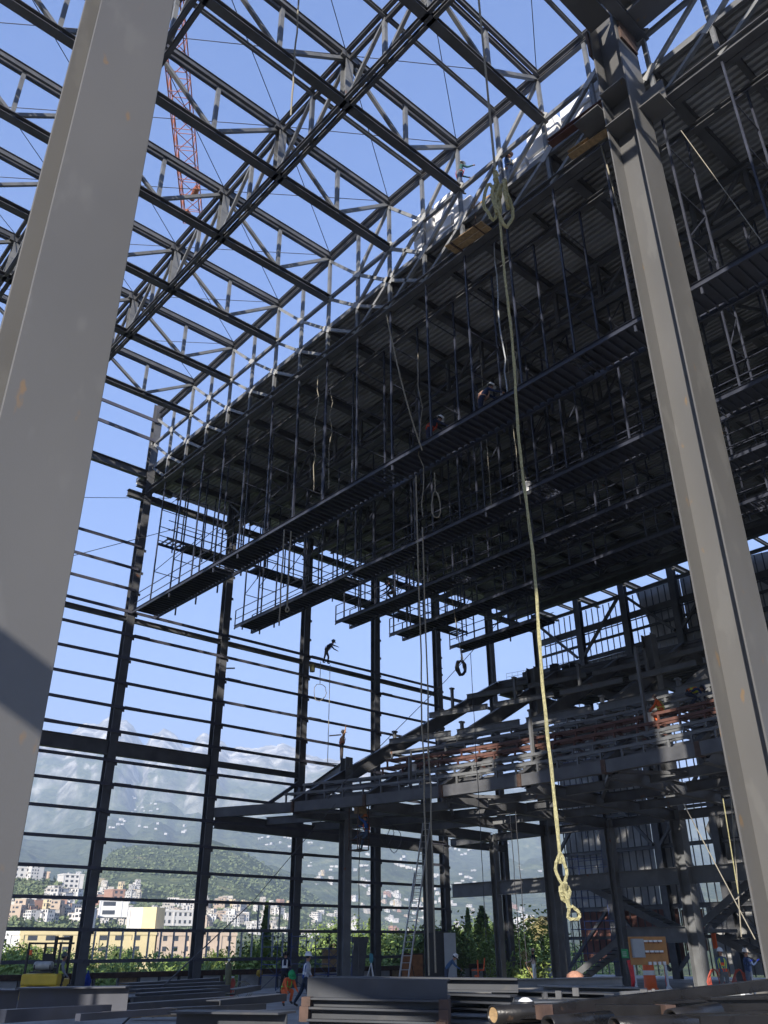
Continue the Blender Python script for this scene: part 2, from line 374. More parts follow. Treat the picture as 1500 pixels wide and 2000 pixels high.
for side in (-1, 1):
    for k in range(0, 6):
        yT = YC - side * 0 + (-side) * (-1) * 0
        base = YN[k] if side < 0 else 2 * YC - YN[k] - .0
        sgn = -1 if side < 0 else 1
        if side > 0 and (base < -1): base = base
        seq = [('T', 0), ('M', 1), ('D', 2), ('B', 3)]
        pts = [(base + sgn * DY / 2 * s, l) for l, s in seq]
        for (ya, la), (yb, lb) in zip(pts[:-1], pts[1:]):
            if (sgn < 0 and yb < YC - 2.3) or (sgn > 0 and yb > YC + 2.3): continue
            if min(ya, yb) < Y1 or max(ya, yb) > Y0 + .5: continue
            diag(ya, zl(la, ya), yb, zl(lb, yb))
            if la != 'T': gus(ya, zl(la, ya), tilt=-sgn)
        pts = [(base, 'M'), (base + sgn * DY / 2, 'D'), (base + sgn * DY, 'B')]
        for (ya, la), (yb, lb) in zip(pts[:-1], pts[1:]):
            if (sgn < 0 and yb < YC - 2.3) or (sgn > 0 and yb > YC + 2.3): continue
            if min(ya, yb) < Y1 or max(ya, yb) > Y0 + .5: continue
            diag(ya, zl(la, ya), yb, zl(lb, yb)); gus(ya, zl(la, ya), tilt=-sgn)
m = MB(); m.bar((XV, YW - .35, ZD), (XV, YW - DY / 2, ZB + .1), .13, .14); m.build('diagonal', M['steel'], vt)
# ------------------------------------------------------------------ upper trusses over the stage
def ytruss(X, label):
    e = empty('cross_truss', (X, 20, ZM), label, 'truss', 'trusses over the stage running along the hall width')
    a = [(X, YW - .3, 0), (X, YC, 0), (X, -1.2, 0)]
    for nm, dz, dx in (('top_chord', .12, -.14), ('top_chord', .12, .14), ):
        ch(nm, [(x + dx, y, ZT(y) + dz) for x, y, _ in a], .15, .2, 'dsteel', e)
    ch('lower_top_chord', [(x, y, ZT(y) - .22) for x, y, _ in a], .12, .1, 'dsteel', e)
    for dx in (-.14, .14):
        ch('bottom_chord', [(X + dx, YW - .3, ZM), (X + dx, -1.2, ZM)], .14, .26, 'dsteel', e)
    for k, y in enumerate(YN[:-1]):
        if k == 0: continue
        m = MB(); m.isec((X, y, ZM + .1), (X, y, ZT(y)), .34, .34, .03, .03, (0, 1, 0)); m.build('post', M['steel'], e)
        m = MB(); m.box((X, y, ZT(y) + .3), (.3, .26, .12)); m.box((X, y, ZT(y) - .1), (.75, .42, .3)); m.build('node_plate', M['dsteel'], e)
    for k in range(len(YN) - 1):
        yh = YN[k] - DY / 2
        m = MB(); m.bar((X, yh, ZM), (X, yh, ZT(yh)), .15, .15); m.build('vertical', M['steel'], e)
        m = MB(); m.bar((X, yh, ZT(yh) - .1), (X, YN[k], ZM + .1), .13, .13); m.build('diagonal', M['steel'], e)
        m = MB(); m.bar((X, yh, ZM + .1), (X, YN[k + 1], ZT(YN[k + 1]) - .1), .13, .13); m.build('diagonal', M['steel'], e)
    return e
ytruss(12.64, 'cross truss with thick posts, nearest to the roof-step truss')
ytruss(6.64, 'cross truss with thick posts, second from the roof-step truss')
ytruss(0.64, 'cross truss with thick posts, third from the roof-step truss')
XL = -5.36
tnames = ['at the open wall end', 'second from the open wall', 'third from the open wall', 'fourth from the open wall', 'fifth from the open wall', 'at the ridge', 'next to the ridge towards the viewer', 'third from the ridge towards the viewer', 'passing above the near columns', 'behind the near columns']
for k in range(1, 10):
    y = YN[k]; zt = ZT(y)
    e = empty('long_truss', (6.6, y, ZM), 'long dark truss over the stage, %s' % tnames[k], 'truss', 'long trusses over the stage')
    for dy in (-.13, .13):
        m = MB(); m.isec((XL, y + dy, zt + .05), (XV - .1, y + dy, zt + .05), .12, .3, .02, .02); m.build('top_chord', M['dsteel'], e)
    m = MB(); m.isec((XL, y, ZM), (XV + .1, y, ZM), .36, .26, .03, .02); m.build('bottom_chord', M['dsteel'], e)
    for X in (0.64, 6.64, 12.64, 18.64):
        if X - 6 < XL - .1: continue
        xm = X - 3
        m = MB(); m.bar((xm, y, ZM), (xm, y, zt), .15, .15); m.build('vertical', M['steel'], e)
        m = MB(); m.bar((xm, y, ZM + .1), (X - 6, y, zt - .1), .14, .14); m.build('diagonal', M['steel'], e)
        m = MB(); m.bar((xm, y, ZM + .1), (X - .1, y, zt - .1), .14, .14); m.build('diagonal', M['steel'], e)
for k in (5, 6, 7, 8):
    y = YN[k] - DY / 2
    m = MB(); m.csec((XL, y, ZT(y) + .05), (XV, y, ZT(y) + .05), .12, .2, .02)
    tag(m.build('roof_purlin', M['steel']), 'slender purlin between the %s and next long truss from the wall' % ORD[k], 'purlin', 'slender purlins over the stage')
# thin cross-bracing rods
for k in range(1, 9):
    for a, b in ((0.64, 6.64), (6.64, 12.64), (12.64, 18.64)):
        for s in (0, 1):
            ya, yb = (YN[k], YN[k + 1]) if s else (YN[k + 1], YN[k])
            m = MB(); m.cyl((a, ya, ZT(ya) + .2), (b, yb, ZT(yb) + .2), .017, 5)
            tag(m.build('brace_rod', M['cable']), 'thin %s bracing rod, bay %s from the wall, %s strip from the roof step' % (('rising', 'falling')[s], OR1[k - 1], {0.64: 'third', 6.64: 'second', 12.64: 'first'}[a]), 'brace rod', 'thin bracing rods over the stage')

# ------------------------------------------------------------------ two big near columns
def bigcol(name, x0, x1, y0, y1, z1, label, ft=.045):
    m = MB()
    m.bb((x0, y0, 0), (x1, y0 + ft, z1)); m.bb((x0, y1 - ft, 0), (x1, y1, z1))
    xm = (x0 + x1) / 2; m.bb((xm - .015, y0 + ft, 0), (xm + .015, y1 - ft, z1))
    o = m.build(name, M['column'])
    bv = o.modifiers.new('edge', 'BEVEL'); bv.width = .008; bv.segments = 2; bv.limit_method = 'ANGLE'
    return tag(o, label, 'column', 'big near columns')
bigcol('near_column', 1.87, 2.89, 8.1, 9.13, 29.5, 'huge pale wide-flange column filling the left edge, with shadow band')
rc = empty('near_column', (17.84, 8.22, 0), 'tall pale wide-flange column on the right carrying the roof-step truss', 'column', 'big near columns')
def cbox(*bs):
    m = MB()
    for p, q in bs:
        m.bb((p[0] * .955, p[1] * .955, 1.9 + (p[2] - 1.9) * .955 if p[2] else 0), (q[0] * .955, q[1] * .955, 1.9 + (q[2] - 1.9) * .955))
    return m
cbox(((18.05, 8.1, 0), (19.3, 8.145, 33))).build('flange', M['column'], rc)
cbox(((18.05, 9.065, 0), (19.3, 9.11, 33))).build('flange', M['column'], rc)
cbox(((18.655, 8.145, 0), (18.69, 9.065, 33))).build('web', M['column'], rc)
for z in (25.75, 27.3):
    cbox(((17.9, 8.147, z), (18.653, 9.063, z + .04))).build('stiffener', M['column'], rc)
    cbox(((18.692, 8.147, z), (19.28, 9.063, z + .04))).build('stiffener', M['column'], rc)
cbox(((17.75, 9.112, 26.75), (19.1, 10.1, 26.8)), ((18.6, 9.112, 26.8), (18.66, 9.8, 27.6))).build('seat_bracket', M['column'], rc)
cbox(((18.5, 7.35, 26.25), (19.45, 8.098, 26.3)), ((18.85, 7.3, 26.3), (18.91, 8.098, 27.2))).build('seat_bracket', M['column'], rc)
cbox(((18.2, 8.02, 29.6), (19.2, 8.098, 31.2)), ((17.95, 9.112, 29.6), (19.2, 9.2, 30.9))).build('node_plate', M['rust'], rc)
m = MB(); m.isec((17.2, 8.2, 29.9), (-5.3, 8.2, 29.9), .8, 1.0, .05, .03)
tag(m.build('stage_girder', M['column']), 'deep girder running left from the top of the right column', 'girder')
m = MB(); m.isec((17.9, 7.65, 29.9), (17.9, -1.2, 29.9), .9, 1.1, .05, .03)
tag(m.build('stage_girder', M['column']), 'deep girder running right from the top of the right column', 'girder')
for q in (((17.9, 11.2, 26.95), (17.9, 8.8, 26.8), 'red oxide beam tied high beside the right column, upper one', 'redox'), ((17.9, 10.5, 25.7), (17.9, 8.75, 25.55), 'weathered orange beam tied beside the right column, lower one', 'wood')):
    m = MB(); m.isec(q[0], q[1], .3, .2, .03, .03); tag(m.build('loose_beam', M[q[3]]), q[2], 'beam')

# ------------------------------------------------------------------ auditorium roof: deck, purlins, trusses
ZDK = 27.6
m = MB(); x = 18.72; pts = []
while x < 53.2:
    pts += [(x, ZDK), (x + .11, ZDK), (x + .13, ZDK + .13), (x + .24, ZDK + .13)]; x += .26
for (xa, za), (xb, zb) in zip(pts[:-1], pts[1:]):
    m.add([(xa, -3, za), (xb, -3, zb), (xb, 44, zb), (xa, 44, za)], [(0, 1, 2, 3)])
m.box((36.0, 20.5, ZDK + .19), (34.5, 46.9, .05))
dk = tag(m.build('roof_deck', M['galv']), 'corrugated metal roof deck of the auditorium seen from below', 'roof deck')
m = MB(); m.bb((18.66, -3, ZDK - .04), (18.71, 44, ZDK + .21)); m.build('edge_trim', M['steel'], dk)
m = MB(); m.bb((18.7, 44.01, ZDK - .16), (53.1, 44.05, ZDK + .21)); m.build('end_trim', M['wpaint'], dk)
for k in range(0, 20):
    y = YW - DY / 2 * k
    big = k % 2 == 0
    m = MB(); m.isec((18.8, y, ZDK - .01 - (.2 if big else .13)), (57.8, y, ZDK - .01 - (.2 if big else .13)), .34 if big else .18, .4 if big else .24, .02, .02)
    tag(m.build('roof_purlin', M['dsteel']), '%s beam under the roof deck, %s from the open wall' % ('deep' if big else 'shallow', OR1[k]), 'purlin', 'beams directly under the roof deck')
def aud_truss(X, zt, zb, label):
    e = empty('roof_truss', (X, 20, zb), label, 'truss', 'trusses under the roof deck')
    for z, nm in ((zt, 'top_chord'), (zb, 'bottom_chord')):
        m = MB(); m.isec((X, YW - .2, z), (X, -1.1, z), .3, .3, .03, .02); m.build(nm, M['dsteel'], e)
    for k in range(0, 20):
        y = YW - DY / 2 * k - .3
        if y < -1: break
        m = MB(); m.bar((X, y, zb), (X, y, zt), .15, .15); m.build('vertical', M['dsteel'], e)
        y2 = y - DY / 2 if k % 2 == 0 else y - DY / 2
        za, zc = (zt, zb) if k % 2 == 0 else (zb, zt)
        if y2 > -1.1:
            m = MB(); m.bar((X, y, za), (X, y2, zc), .12, .12); m.build('diagonal', M['dsteel'], e)
    return e
for i, X in enumerate((24.64, 30.64, 36.64, 42.64, 48.64)):
    aud_truss(X - .6, 27.0, 25.0, '%s truss under the roof deck counted from the roof step' % OR1[i])
# secondary channel carrying the outer hangers of each catwalk
CW = [(XV, 1.32, [(41.3, 33.6), (32.9, 22.0), (20.9, 12.2), (11.6, 3.2), (2.6, -1)], 'first'), (24.24, 1.2, [(39.8, 30.4), (29.8, 18.6), (17.6, 10.8), (10.2, 1.0)], 'second'), (28.2, 1.1, [(35.4, 27.0), (26.0, 14.3), (13.4, 0)], 'third'), (32.0, 1.1, [(35.0, 25.0), (24.2, 13.0), (12.2, 0)], 'fourth'), (36.4, 1.1, [(34.3, 27.5)], 'fifth')]
for i, (X, wd, secs, o_) in enumerate(CW):
    for s, xx in ((0, X + wd + .3),) if i == 0 else ((0, X), (1, X + wd)):
        m = MB(); m.csec((xx, YW - .6, ZB - .12), (xx, -1, ZB - .12), .12, .24, .015)
        m.csec((xx - .01, YW - .6, ZB - .12), (xx - .01, -1, ZB - .12), .12, .24, .015, flip=-1)
        tag(m.build('hanger_beam', M['dsteel']), '%s hanger beam under the roof deck, over the %s catwalk' % (('near', 'far')[s], o_), 'hanger beam', 'hanger beams under the roof deck')
ZC = 18.28
def catwalk(X, wd, secs, order, rails=True):
    e = empty('catwalk', (X + wd / 2, 20, ZC), '%s hanging steel catwalk from the roof step, running to the open wall' % order, 'catwalk', 'catwalks hung under the roof deck')
    ya, yb = secs[0][0] + .5, secs[-1][1]
    for xx, fl in ((X, 1), (X + wd, -1)):
        m = MB(); m.csec((xx, ya, ZC + .1), (xx, yb, ZC + .1), .06, .2, .008, flip=fl); m.build('side_channel', M['csteel'], e)
    for (a, b) in secs:
        m = MB(); y = a
        while y > b:
            m.bb((X + .06, y - .05, ZC + .03), (X + wd - .06, y, ZC + .15)); y -= .3
        m.bb((X + .06, b, ZC + .165), (X + wd - .06, a, ZC + .18)); m.build('deck_panel', M['csteel'], e)
    for (a, b), (c, d) in zip(secs[:-1], secs[1:]):
        m = MB(); y = b - .15
        while y > c:
            m.bb((X + .06, y - .04, ZC + .06), (X + wd - .06, y, ZC + .12)); y -= .22
        m.bb((X + wd * .5 - .02, c, ZC + .12), (X + wd * .5 + .02, b, ZC + .15)); m.build('open_bars', M['csteel'], e)
    for zz in (.62, 1.15):
        for xx in (X + .03, X + wd - .03):
            if X < 19 and xx < X + .5:
                m = MB(); m.cyl((xx, ya, ZC + zz), (xx, 31.5, ZC + zz), .024, 6)
            else:
                m = MB(); m.cyl((xx, ya, ZC + zz), (xx, yb, ZC + zz), .024, 6)
            m.build('guard_rail', M['csteel'], e)
    k = 1
    while True:
        y = YW - DY / 2 * k + (0 if X < 19 else (-.4 if k % 2 else .3)); k += 1
        if y < yb: break
        if y > ya: continue
        x2 = X + wd + (.25 if X < 19 else 0)
        top1 = ZB - .2
        for xx, tp_ in ((X + .02, top1), (x2, top1)):
            m = MB(); dn = rnd.choice((0, 0, .25)); m.bar((xx, y, ZC - dn), (xx, y, tp_), .065, .065, (1, 0, 0)); m.build('hanger', M['csteel'], e)
        zz = ZC + 1.9; fl = 0
        while zz < top1 - .3:
            m = MB(); m.bar((X + .02, y, zz), (x2, y, zz), .035, .035)
            if fl % 2 == 0: m.bar((X + .02, y, zz), (x2, y, min(zz + 1.9, top1)), .035, .035)
            m.build('hanger_tie', M['csteel'], e); zz += 1.9; fl += 1
    m = MB(); m.bar((X + .03, ya, ZC), (X + .03, ya, ZC + 1.15), .05, .05, (1, 0, 0)); m.bar((X + wd - .03, ya, ZC), (X + wd - .03, ya, ZC + 1.15), .05, .05, (1, 0, 0)); m.build('end_post', M['csteel'], e)
for X, wd, secs, o_ in CW: catwalk(X, wd, secs, o_)
# catwalk along the open wall
e = empty('wall_catwalk', (30, 40.2, 22.2), 'hanging catwalk running along the open wall behind the other catwalks', 'catwalk')
for yy, fl in ((39.7, 1), (40.75, -1)):
    m = MB(); m.csec((19.1, yy, 22.3), (43.5, yy, 22.3), .05, .16, .008, flip=-fl); m.build('side_channel', M['csteel'], e)
x = 19.2; m = MB()
while x < 43.4: m.bb((x, 39.75, 22.24), (x + .04, 40.7, 22.34)); x += .3
for a, b in ((20.4, 24.2), (25.2, 30.4), (31.0, 36.2), (36.9, 42.5)): m.bb((a, 39.75, 22.345), (b, 40.7, 22.36))
m.build('deck_panel', M['csteel'], e)
x = 20.0
while x < 43.5:
    for yy in (39.72, 40.72):
        m = MB(); m.bar((x, yy, 22.0), (x, yy, 25.8), .06, .06, (1, 0, 0)); m.build('hanger', M['csteel'], e)
    x += 1.95
for yy in (39.72, 40.72):
    for z in (22.85, 23.4):
        m = MB(); m.cyl((19.1, yy, z), (43.5, yy, z), .024, 6); m.build('guard_rail', M['csteel'], e)

# ------------------------------------------------------------------ balcony
CX = -15.4
def arcx(r, y): return CX + math.sqrt(r * r - (y - YC) ** 2)
def arcpt(r, y, z): return V3((arcx(r, y), y, z))
kn = [42.0, 37.5, 33.4, 29.05, 24.76, 20.45, 16.1, 11.8, 7.6, 3.3, -1.1]
m_n = 0
for i, (a, b) in enumerate(zip(kn[:-1], kn[1:])):
    pa, pb = arcpt(45.7, a, 8.42), arcpt(45.7, b, 8.42)
    d = (pb - pa).normalized() * .12
    m = MB(); m.bar(pa + d, pb - d, .3, .5)
    o = m.build('balcony_edge_beam', M['dsteel'])
    tag(o, '%s segment from the open wall of the grey box beam along the balcony front' % OR1[i].capitalize(), 'beam', 'segments of the balcony front beam')
    if i > 0:
        m = MB(); m.box(pa, (.36, .22, .54)); m.build('end_plate', M['rust'], o)
# radial rakers
for k in range(1, 9):
    y = YN[k]; xp = arcx(62.1, y); xf = arcx(45.9, y)
    e = empty('raker_beam', (xp, y, 8.4), 'steep raker beam of the balcony with level arms, %s from the open wall' % OR1[k - 1], 'raker', 'steep raker beams of the balcony')
    m = MB(); m.isec((xf, y, 8.45), (xp, y, 18.0), .34, .75, .03, .025); m.build('inclined_beam', M['dsteel'], e)
    m = MB(); m.isec((xp, y, 17.75), (54.3, y, 17.6), .34, .7, .03, .025); m.build('level_arm', M['dsteel'], e)
    m = MB(); m.isec((xf + .1, y, 8.25), (42.4, y, 8.0), .3, .55, .03, .025); m.build('lower_beam', M['dsteel'], e)
    for t in (.42, .72):
        xx = xf + (xp - xf) * t; zz = 8.45 + 9.55 * t
        m = MB(); m.bar((xx, y, zz + .3), (xx, y, zz + 1.6 if t > .6 else zz + .9), .16, .16, (1, 0, 0))
        m.box((xx, y, zz + (1.65 if t > .6 else .95)), (.3, .22, .1)); m.build('stub_post', M['steel'], e)
# concentric beams between the rakers
def cring(r, z, w_, h, label, ks, material='dsteel', name='ring_beam', off=0):
    for k in ks:
        a, b = YN[k], YN[k + 1]
        pa, pb = arcpt(r, a, z), arcpt(r, b, z + off); d = (pb - pa).normalized() * .2
        m = MB(); m.isec(pa + d, pb - d, w_, h, .02, .02)
        tag(m.build(name, M[material]), '%s, %s span from the open wall' % (label, OR1[k - 1] if k else 'end'), 'beam', 'cross beams between the balcony rakers')
cring(48.6, 8.25, .22, .4, 'grey cross beam under the balcony, front row', range(0, 8), 'steel')
cring(51.5, 8.2, .25, .45, 'cross beam under the balcony, middle row', range(0, 8))
cring(54.5, 8.15, .22, .4, 'grey cross beam under the balcony, rear row', range(1, 8), 'steel')
cring(52.0, 12.7, .2, .32, 'grey cross beam on the rakers, lower row', range(1, 8), 'steel')
cring(55.2, 14.8, .2, .32, 'grey cross beam on the rakers, middle row', range(1, 8), 'steel')
cring(58.6, 16.6, .2, .3, 'grey cross beam on the rakers, upper row', range(1, 8), 'steel')
for k in range(1, 8):            # plan bracing below
    a, b = (46.2, 51.4) if k % 2 else (51.4, 46.2)
    m = MB(); m.bar(arcpt(a, YN[k] - .2, 8.25), arcpt(b, YN[k + 1] + .2, 8.2), .14, .14)
    tag(m.build('flat_brace', M['dsteel']), 'slanted brace under the balcony floor, %s span from the open wall' % OR1[k - 1], 'brace', 'flat braces under the balcony')
# seating rows
cols_ = ['stack', 'stack', 'redox', 'redox', 'steel', 'steel', 'steel']
for i in range(6):
    z = 9.2 + .56 * i; r = 46.25 + .78 * i
    e = empty('seating_row_frame', (arcx(r, YC), YC, z), '%s curved row frame of the balcony seating, %s' % (ORD[i], {'redox': 'red oxide', 'stack': 'pale grey', 'steel': 'dark grey'}[cols_[i]]), 'row frame', 'curved row frames of the balcony')
    ya, yb = ((38.6, 38.3, 34.4, 34.8, 35.2, 33.0)[i], 0.5)
    st = []; y = ya
    while y > yb: st.append(y); y -= 2.0
    for rr, zz, nm in ((r, z, 'front_rail'), (r + .62, z + .04, 'rear_rail')):
        m = MB()
        for a, b in zip(st[:-1], st[1:]): m.bar(arcpt(rr, a, zz), arcpt(rr, b, zz), .09, .12)
        m.build(nm, M[{'stack': 'steel'}.get(cols_[i], cols_[i])], e)
    m = MB()
    for a, b in zip(st[:-1], st[1:]): m.bar(arcpt(r + .6, a, z - .25), arcpt(r + .6, b, z - .22), .02, .24)
    m.build('riser_sheet', M['dsteel'], e)
    y = ya - .1; n = 0
    while y > yb and n < 90:
        p0 = arcpt(r, y, z); p1 = arcpt(r + .62, y, z)
        m = MB(); m.bar(p0 - V3((0, 0, .06)), p0 - V3((0, 0, .5)), .08, .08, (1, 0, 0)); m.bar(p0, p1, .06, .08); m.bar(p0 - V3((0, 0, .48)), p1 - V3((0, 0, .48)), .06, .06)
        m.build('bracket', M[{'stack': 'steel'}.get(cols_[i], cols_[i])], e); y -= 1.05 + (.12 if n % 3 == 0 else 0); n += 1
for i, (y, zt_, x_) in enumerate(((31.9, 12.1, None), (25.3, 13.2, None), (19.6, 15.4, None), (15.6, 13.4, None), (37.2, 10.2, None))):
    m = MB(); xx = arcx(46.9 + .5 * i % 2, y); m.bar((xx, y, 8.5), (xx, y, zt_ - 1.6), .12, .16, (1, 0, 0))
    tag(m.build('steel_post', M['steel']), ['slim post left of the middle of the balcony front', 'slim post rising from the balcony front behind the yellow rope', 'tallest slim post beside the seated orange worker', 'slim grey post near the right column in front of the rows', 'slim post at the left tip of the balcony rows'][i], 'post', 'posts standing on the balcony front')
# corner portal at the left tip
hcol('balcony_column', 30.64, 37.69, 0, 11.42, .5, .5, M['steel'], 'thick column rising through the left tip of the balcony', 'columns under the balcony')
hcol('balcony_column', 36.64, 37.55, 0, 11.6, .42, .42, M['steel'], 'balcony column directly behind the long ladder', 'columns under the balcony')
m = MB(); m.isec((30.64, 37.4, 11.1), (31.2, 41.7, 10.2), .3, .55, .03, .02); tag(m.build('corner_beam', M['steel']), 'box beam from the thick column back to the second wall column, worker above it', 'beam')
m = MB(); m.isec((24.9, 41.8, 8.0), (42.3, 41.8, 7.7), .35, .75, .03, .02); tag(m.build('wall_beam', M['dsteel']), 'deep dark beam behind the balcony front along the open wall', 'beam')
for i, (a, b) in enumerate((((30.0, 41.2, 10.1), (27.6, 38.2, 8.6)), ((31.2, 41.0, 10.0), (29.2, 36.8, 8.6)), ((32.3, 40.9, 10.0), (30.4, 36.5, 8.6)), ((31.2, 41.5, 10.0), (36.5, 41.2, 9.2)))):
    m = MB(); m.bar(a, b, .14, .16); tag(m.build('tip_strut', M['steel']), '%s slanting strut at the left tip of the balcony' % OR1[i], 'strut', 'slanting struts at the balcony tip')
# upper platform
m = MB()
st = [YN[k] for k in range(1, 10)]
r0 = 62.0; x = 0
for i in range(28):
    za = 18.12 + (.0 if i % 2 else .06); rr = r0 + i * .3
    for a, b in zip(st[:-1], st[1:]):
        xa, xb = arcx(rr, a), arcx(rr, b); xc, xd = arcx(rr + .3, a), arcx(rr + .3, b)
        if min(xa, xb) > 54.2: continue
        xc, xd = min(xc, 54.3), min(xd, 54.3)
        m.add([(xa, a, za), (xb, b, za), (xd, b, za), (xc, a, za)], [(0, 1, 2, 3)])
        m.add([(xc, a, 18.12), (xd, b, 18.12), (xd, b, 18.18), (xc, a, 18.18)], [(0, 1, 2, 3)])
for a, b in zip(st[:-1], st[1:]):
    xa, xb = arcx(r0, a), arcx(r0, b)
    m.add([(xa, a, 18.35), (xb, b, 18.35), (54.3, b, 18.35), (54.3, a, 18.35)], [(0, 1, 2, 3)])
    m.add([(xa, a, 18.1), (xb, b, 18.1), (xb, b, 18.35), (xa, a, 18.35)], [(0, 1, 2, 3)])
pf = tag(m.build('upper_platform', M['dsteel']), 'dark upper balcony platform with ribbed soffit above the rakers', 'platform')
for k in range(1, 9):
    a, b = YN[k], YN[k + 1]
    if b < -1: break
    m = MB(); m.isec(arcpt(61.9, a, 17.95), arcpt(61.9, b, 17.95), .2, .35, .02, .02); m.build('edge_beam', M['dsteel'], pf)
# thin rebar guard on platform
m = MB()
for k in range(26):
    y = 37.2 - k * .42; p = arcpt(62.2, y, 18.35); m.cyl(p, p + V3((0, 0, .5)), .012, 4)
for z in (18.6, 18.84): m.tube([arcpt(62.2, 37.2 - k * 1.05, z) for k in range(11)], .012, 4)
tag(m.build('mesh_guard', M['csteel']), 'thin wire mesh guard standing on the edge of the upper platform', 'guard')
for i, (y, s) in enumerate(((35.9, .45), (33.9, .6), (33.1, .35), (32.6, .4))):
    p = arcpt(62.6, y, 18.35); m = MB(); m.box(p + V3((0, 0, s / 2)), (.5, .6, s), Matrix.Rotation(.3 * i, 3, 'Z')); m.box(p + V3((.1, .1, s + .06)), (.25, .3, .12), Matrix.Rotation(.7, 3, 'Z'))
    tag(m.build('material_box', M['black']), ['leftmost small dark box on the upper platform edge', 'largest dark box on the upper platform edge', 'small dark box right of the largest one on the platform', 'rightmost small dark box on the upper platform edge'][i], 'box', 'boxes on the upper platform')

# ------------------------------------------------------------------ frame below the balcony (plane X = 42.64)
XF = 42.64
for k, (y, nm) in enumerate(((37.69, 'frame column left of the dangling rope, under the balcony'), (33.38, 'stout frame column just behind the knotted end of the yellow rope'), (29.07, 'frame column carrying the small green plate'), (24.76, 'stout leaning-looking frame column right of the orange switchboard'), (20.45, 'frame column left of the two talking workers, partly hidden'), (16.14, 'frame column hidden behind the right near column'), (11.83, 'frame column beyond the right near column'))):
    hcol('frame_column', XF, y, 0, 18.0 if k in (1, 3) else 8.2, .62 if k in (1, 3) else .42, .62 if k in (1, 3) else .42, M['steel'], nm, 'columns of the frame below the balcony')
def ybeam(y0, y1, z, w_, h, label, x=XF, material='steel', name='frame_beam', grp='beams of the frame below the balcony'):
    m = MB(); m.isec((x, y0, z), (x, y1, z), w_, h, .03, .02); return tag(m.build(name, M[material]), label, 'beam', grp)
yy = [41.75, 37.69, 33.38, 29.07, 24.76, 20.45, 16.14]
for i, (a, b) in enumerate(zip(yy[:-1], yy[1:])):
    ybeam(a - .3, b + .3, 5.1, .35, .8, 'deep beam at the first level below the balcony, %s span from the open wall' % OR1[i])
ybeam(28.7, 25.15, 2.4, .35, .75, 'deep beam low between two stout columns, above the orange switchboard')
for i, (a, b) in enumerate(zip(yy[:-1], yy[1:])):
    ybeam(a - .3, b + .3, 8.0, .3, .45, 'dark beam directly under the balcony, %s span from the open wall' % OR1[i], material='dsteel')
m = MB(); m.isec((XF + .4, 41.6, 8.0), (XF + 5.6, 41.6, 8.0), .3, .45, .03, .02); tag(m.build('wall_beam', M['dsteel']), 'beam at balcony level in the open bay by the corner', 'beam')
# stairs
def stair(p0, p1, label, wdt=1.3, material='steel'):
    p0, p1 = V3(p0), V3(p1)
    e = empty('stair_flight', p0, label, 'stairs', 'stair flights behind the balcony frame')
    for dx in (-wdt / 2, wdt / 2):
        m = MB(); m.bar(p0 + V3((dx, 0, 0)), p1 + V3((dx, 0, 0)), .06, .34); m.build('stringer', M[material], e)
    n = max(4, int(abs(p1.z - p0.z) / .19))
    for i in range(n):
        t = (i + .5) / n; q = p0.lerp(p1, t)
        m = MB(); m.box(q + V3((0, 0, .05)), (wdt - .1, .28, .05)); m.build('tread', M['dsteel'], e)
stair((44.9, 34.2, .1), (44.9, 29.7, 2.55), 'lowest stair flight rising right towards the green plate column')
stair((46.4, 33.2, 5.1), (46.4, 26.8, 2.1), 'stair flight falling right behind the stout columns, second level')
stair((44.9, 25.4, 2.8), (44.9, 20.2, 6.0), 'stair flight rising right between the column and the right near column')
stair((46.4, 25.6, 2.4), (46.4, 20.2, -.05), 'stair flight falling right behind the two talking workers')
m = MB(); m.bb((44.2, 24.9, 2.5), (47.2, 26.6, 2.66)); tag(m.build('stair_landing', M['steel']), 'small steel landing between the right stair flights', 'landing')
m = MB(); m.bb((44.2, 27.6, 2.3), (47.2, 29.6, 2.46)); tag(m.build('stair_landing', M['steel']), 'small steel landing behind the orange switchboard', 'landing')

# ------------------------------------------------------------------ far side wall (plane X = XB)
bn = ['nearest the open wall corner', 'second from the corner', 'third from the corner', 'fourth from the corner', 'fifth from the corner', 'sixth from the corner', 'seventh from the corner', 'eighth from the corner']
for k in range(1, 9):
    hcol('side_wall_column', XB, YN[k], 0, 27.1, .5, .5, M['dsteel'], 'column of the far side wall, %s' % bn[k - 1], 'columns of the far side wall', up=(1, 0, 0))
for z, h, nm in ((26.2, .25, 'top'), (24.4, .5, 'deep upper'), (23.2, .18, 'thin upper'), (22.0, .3, 'bottom upper'), (12.4, .2, 'first low'), (10.2, .2, 'second low'), (7.9, .25, 'third low'), (5.9, .2, 'fourth low'), (4.2, .3, 'fifth low'), (2.4, .2, 'sixth low')):
    for k in range(0, 8):
        m = MB(); m.isec((XB, YN[k] - .27, z), (XB, YN[k + 1] + .27, z), .16, h, .02, .02)
        tag(m.build('side_wall_rail', M['dsteel']), '%s rail of the far side wall, %s' % (nm, bn[k].replace('nearest', 'bay nearest').replace('from', 'bay from')), 'rail', 'horizontal rails of the far side wall')
for k in range(0, 8):
    a, b = YN[k] - .3, YN[k + 1] + .3
    for (z0, z1), nm in ((((26.0, 22.2), 'upper part')), ((8.0, 12.3), 'middle part'), ((.5, 4.1), 'low part')):
        if k % 2: z0, z1 = z1, z0
        m = MB(); m.bar((XB - .3, a, z0), (XB - .3, b, z1), .2, .2)
        tag(m.build('wall_brace', M['dsteel']), 'diagonal brace of the far side wall, %s, bay %s' % (nm, bn[k]), 'brace', 'diagonal braces of the far side wall')
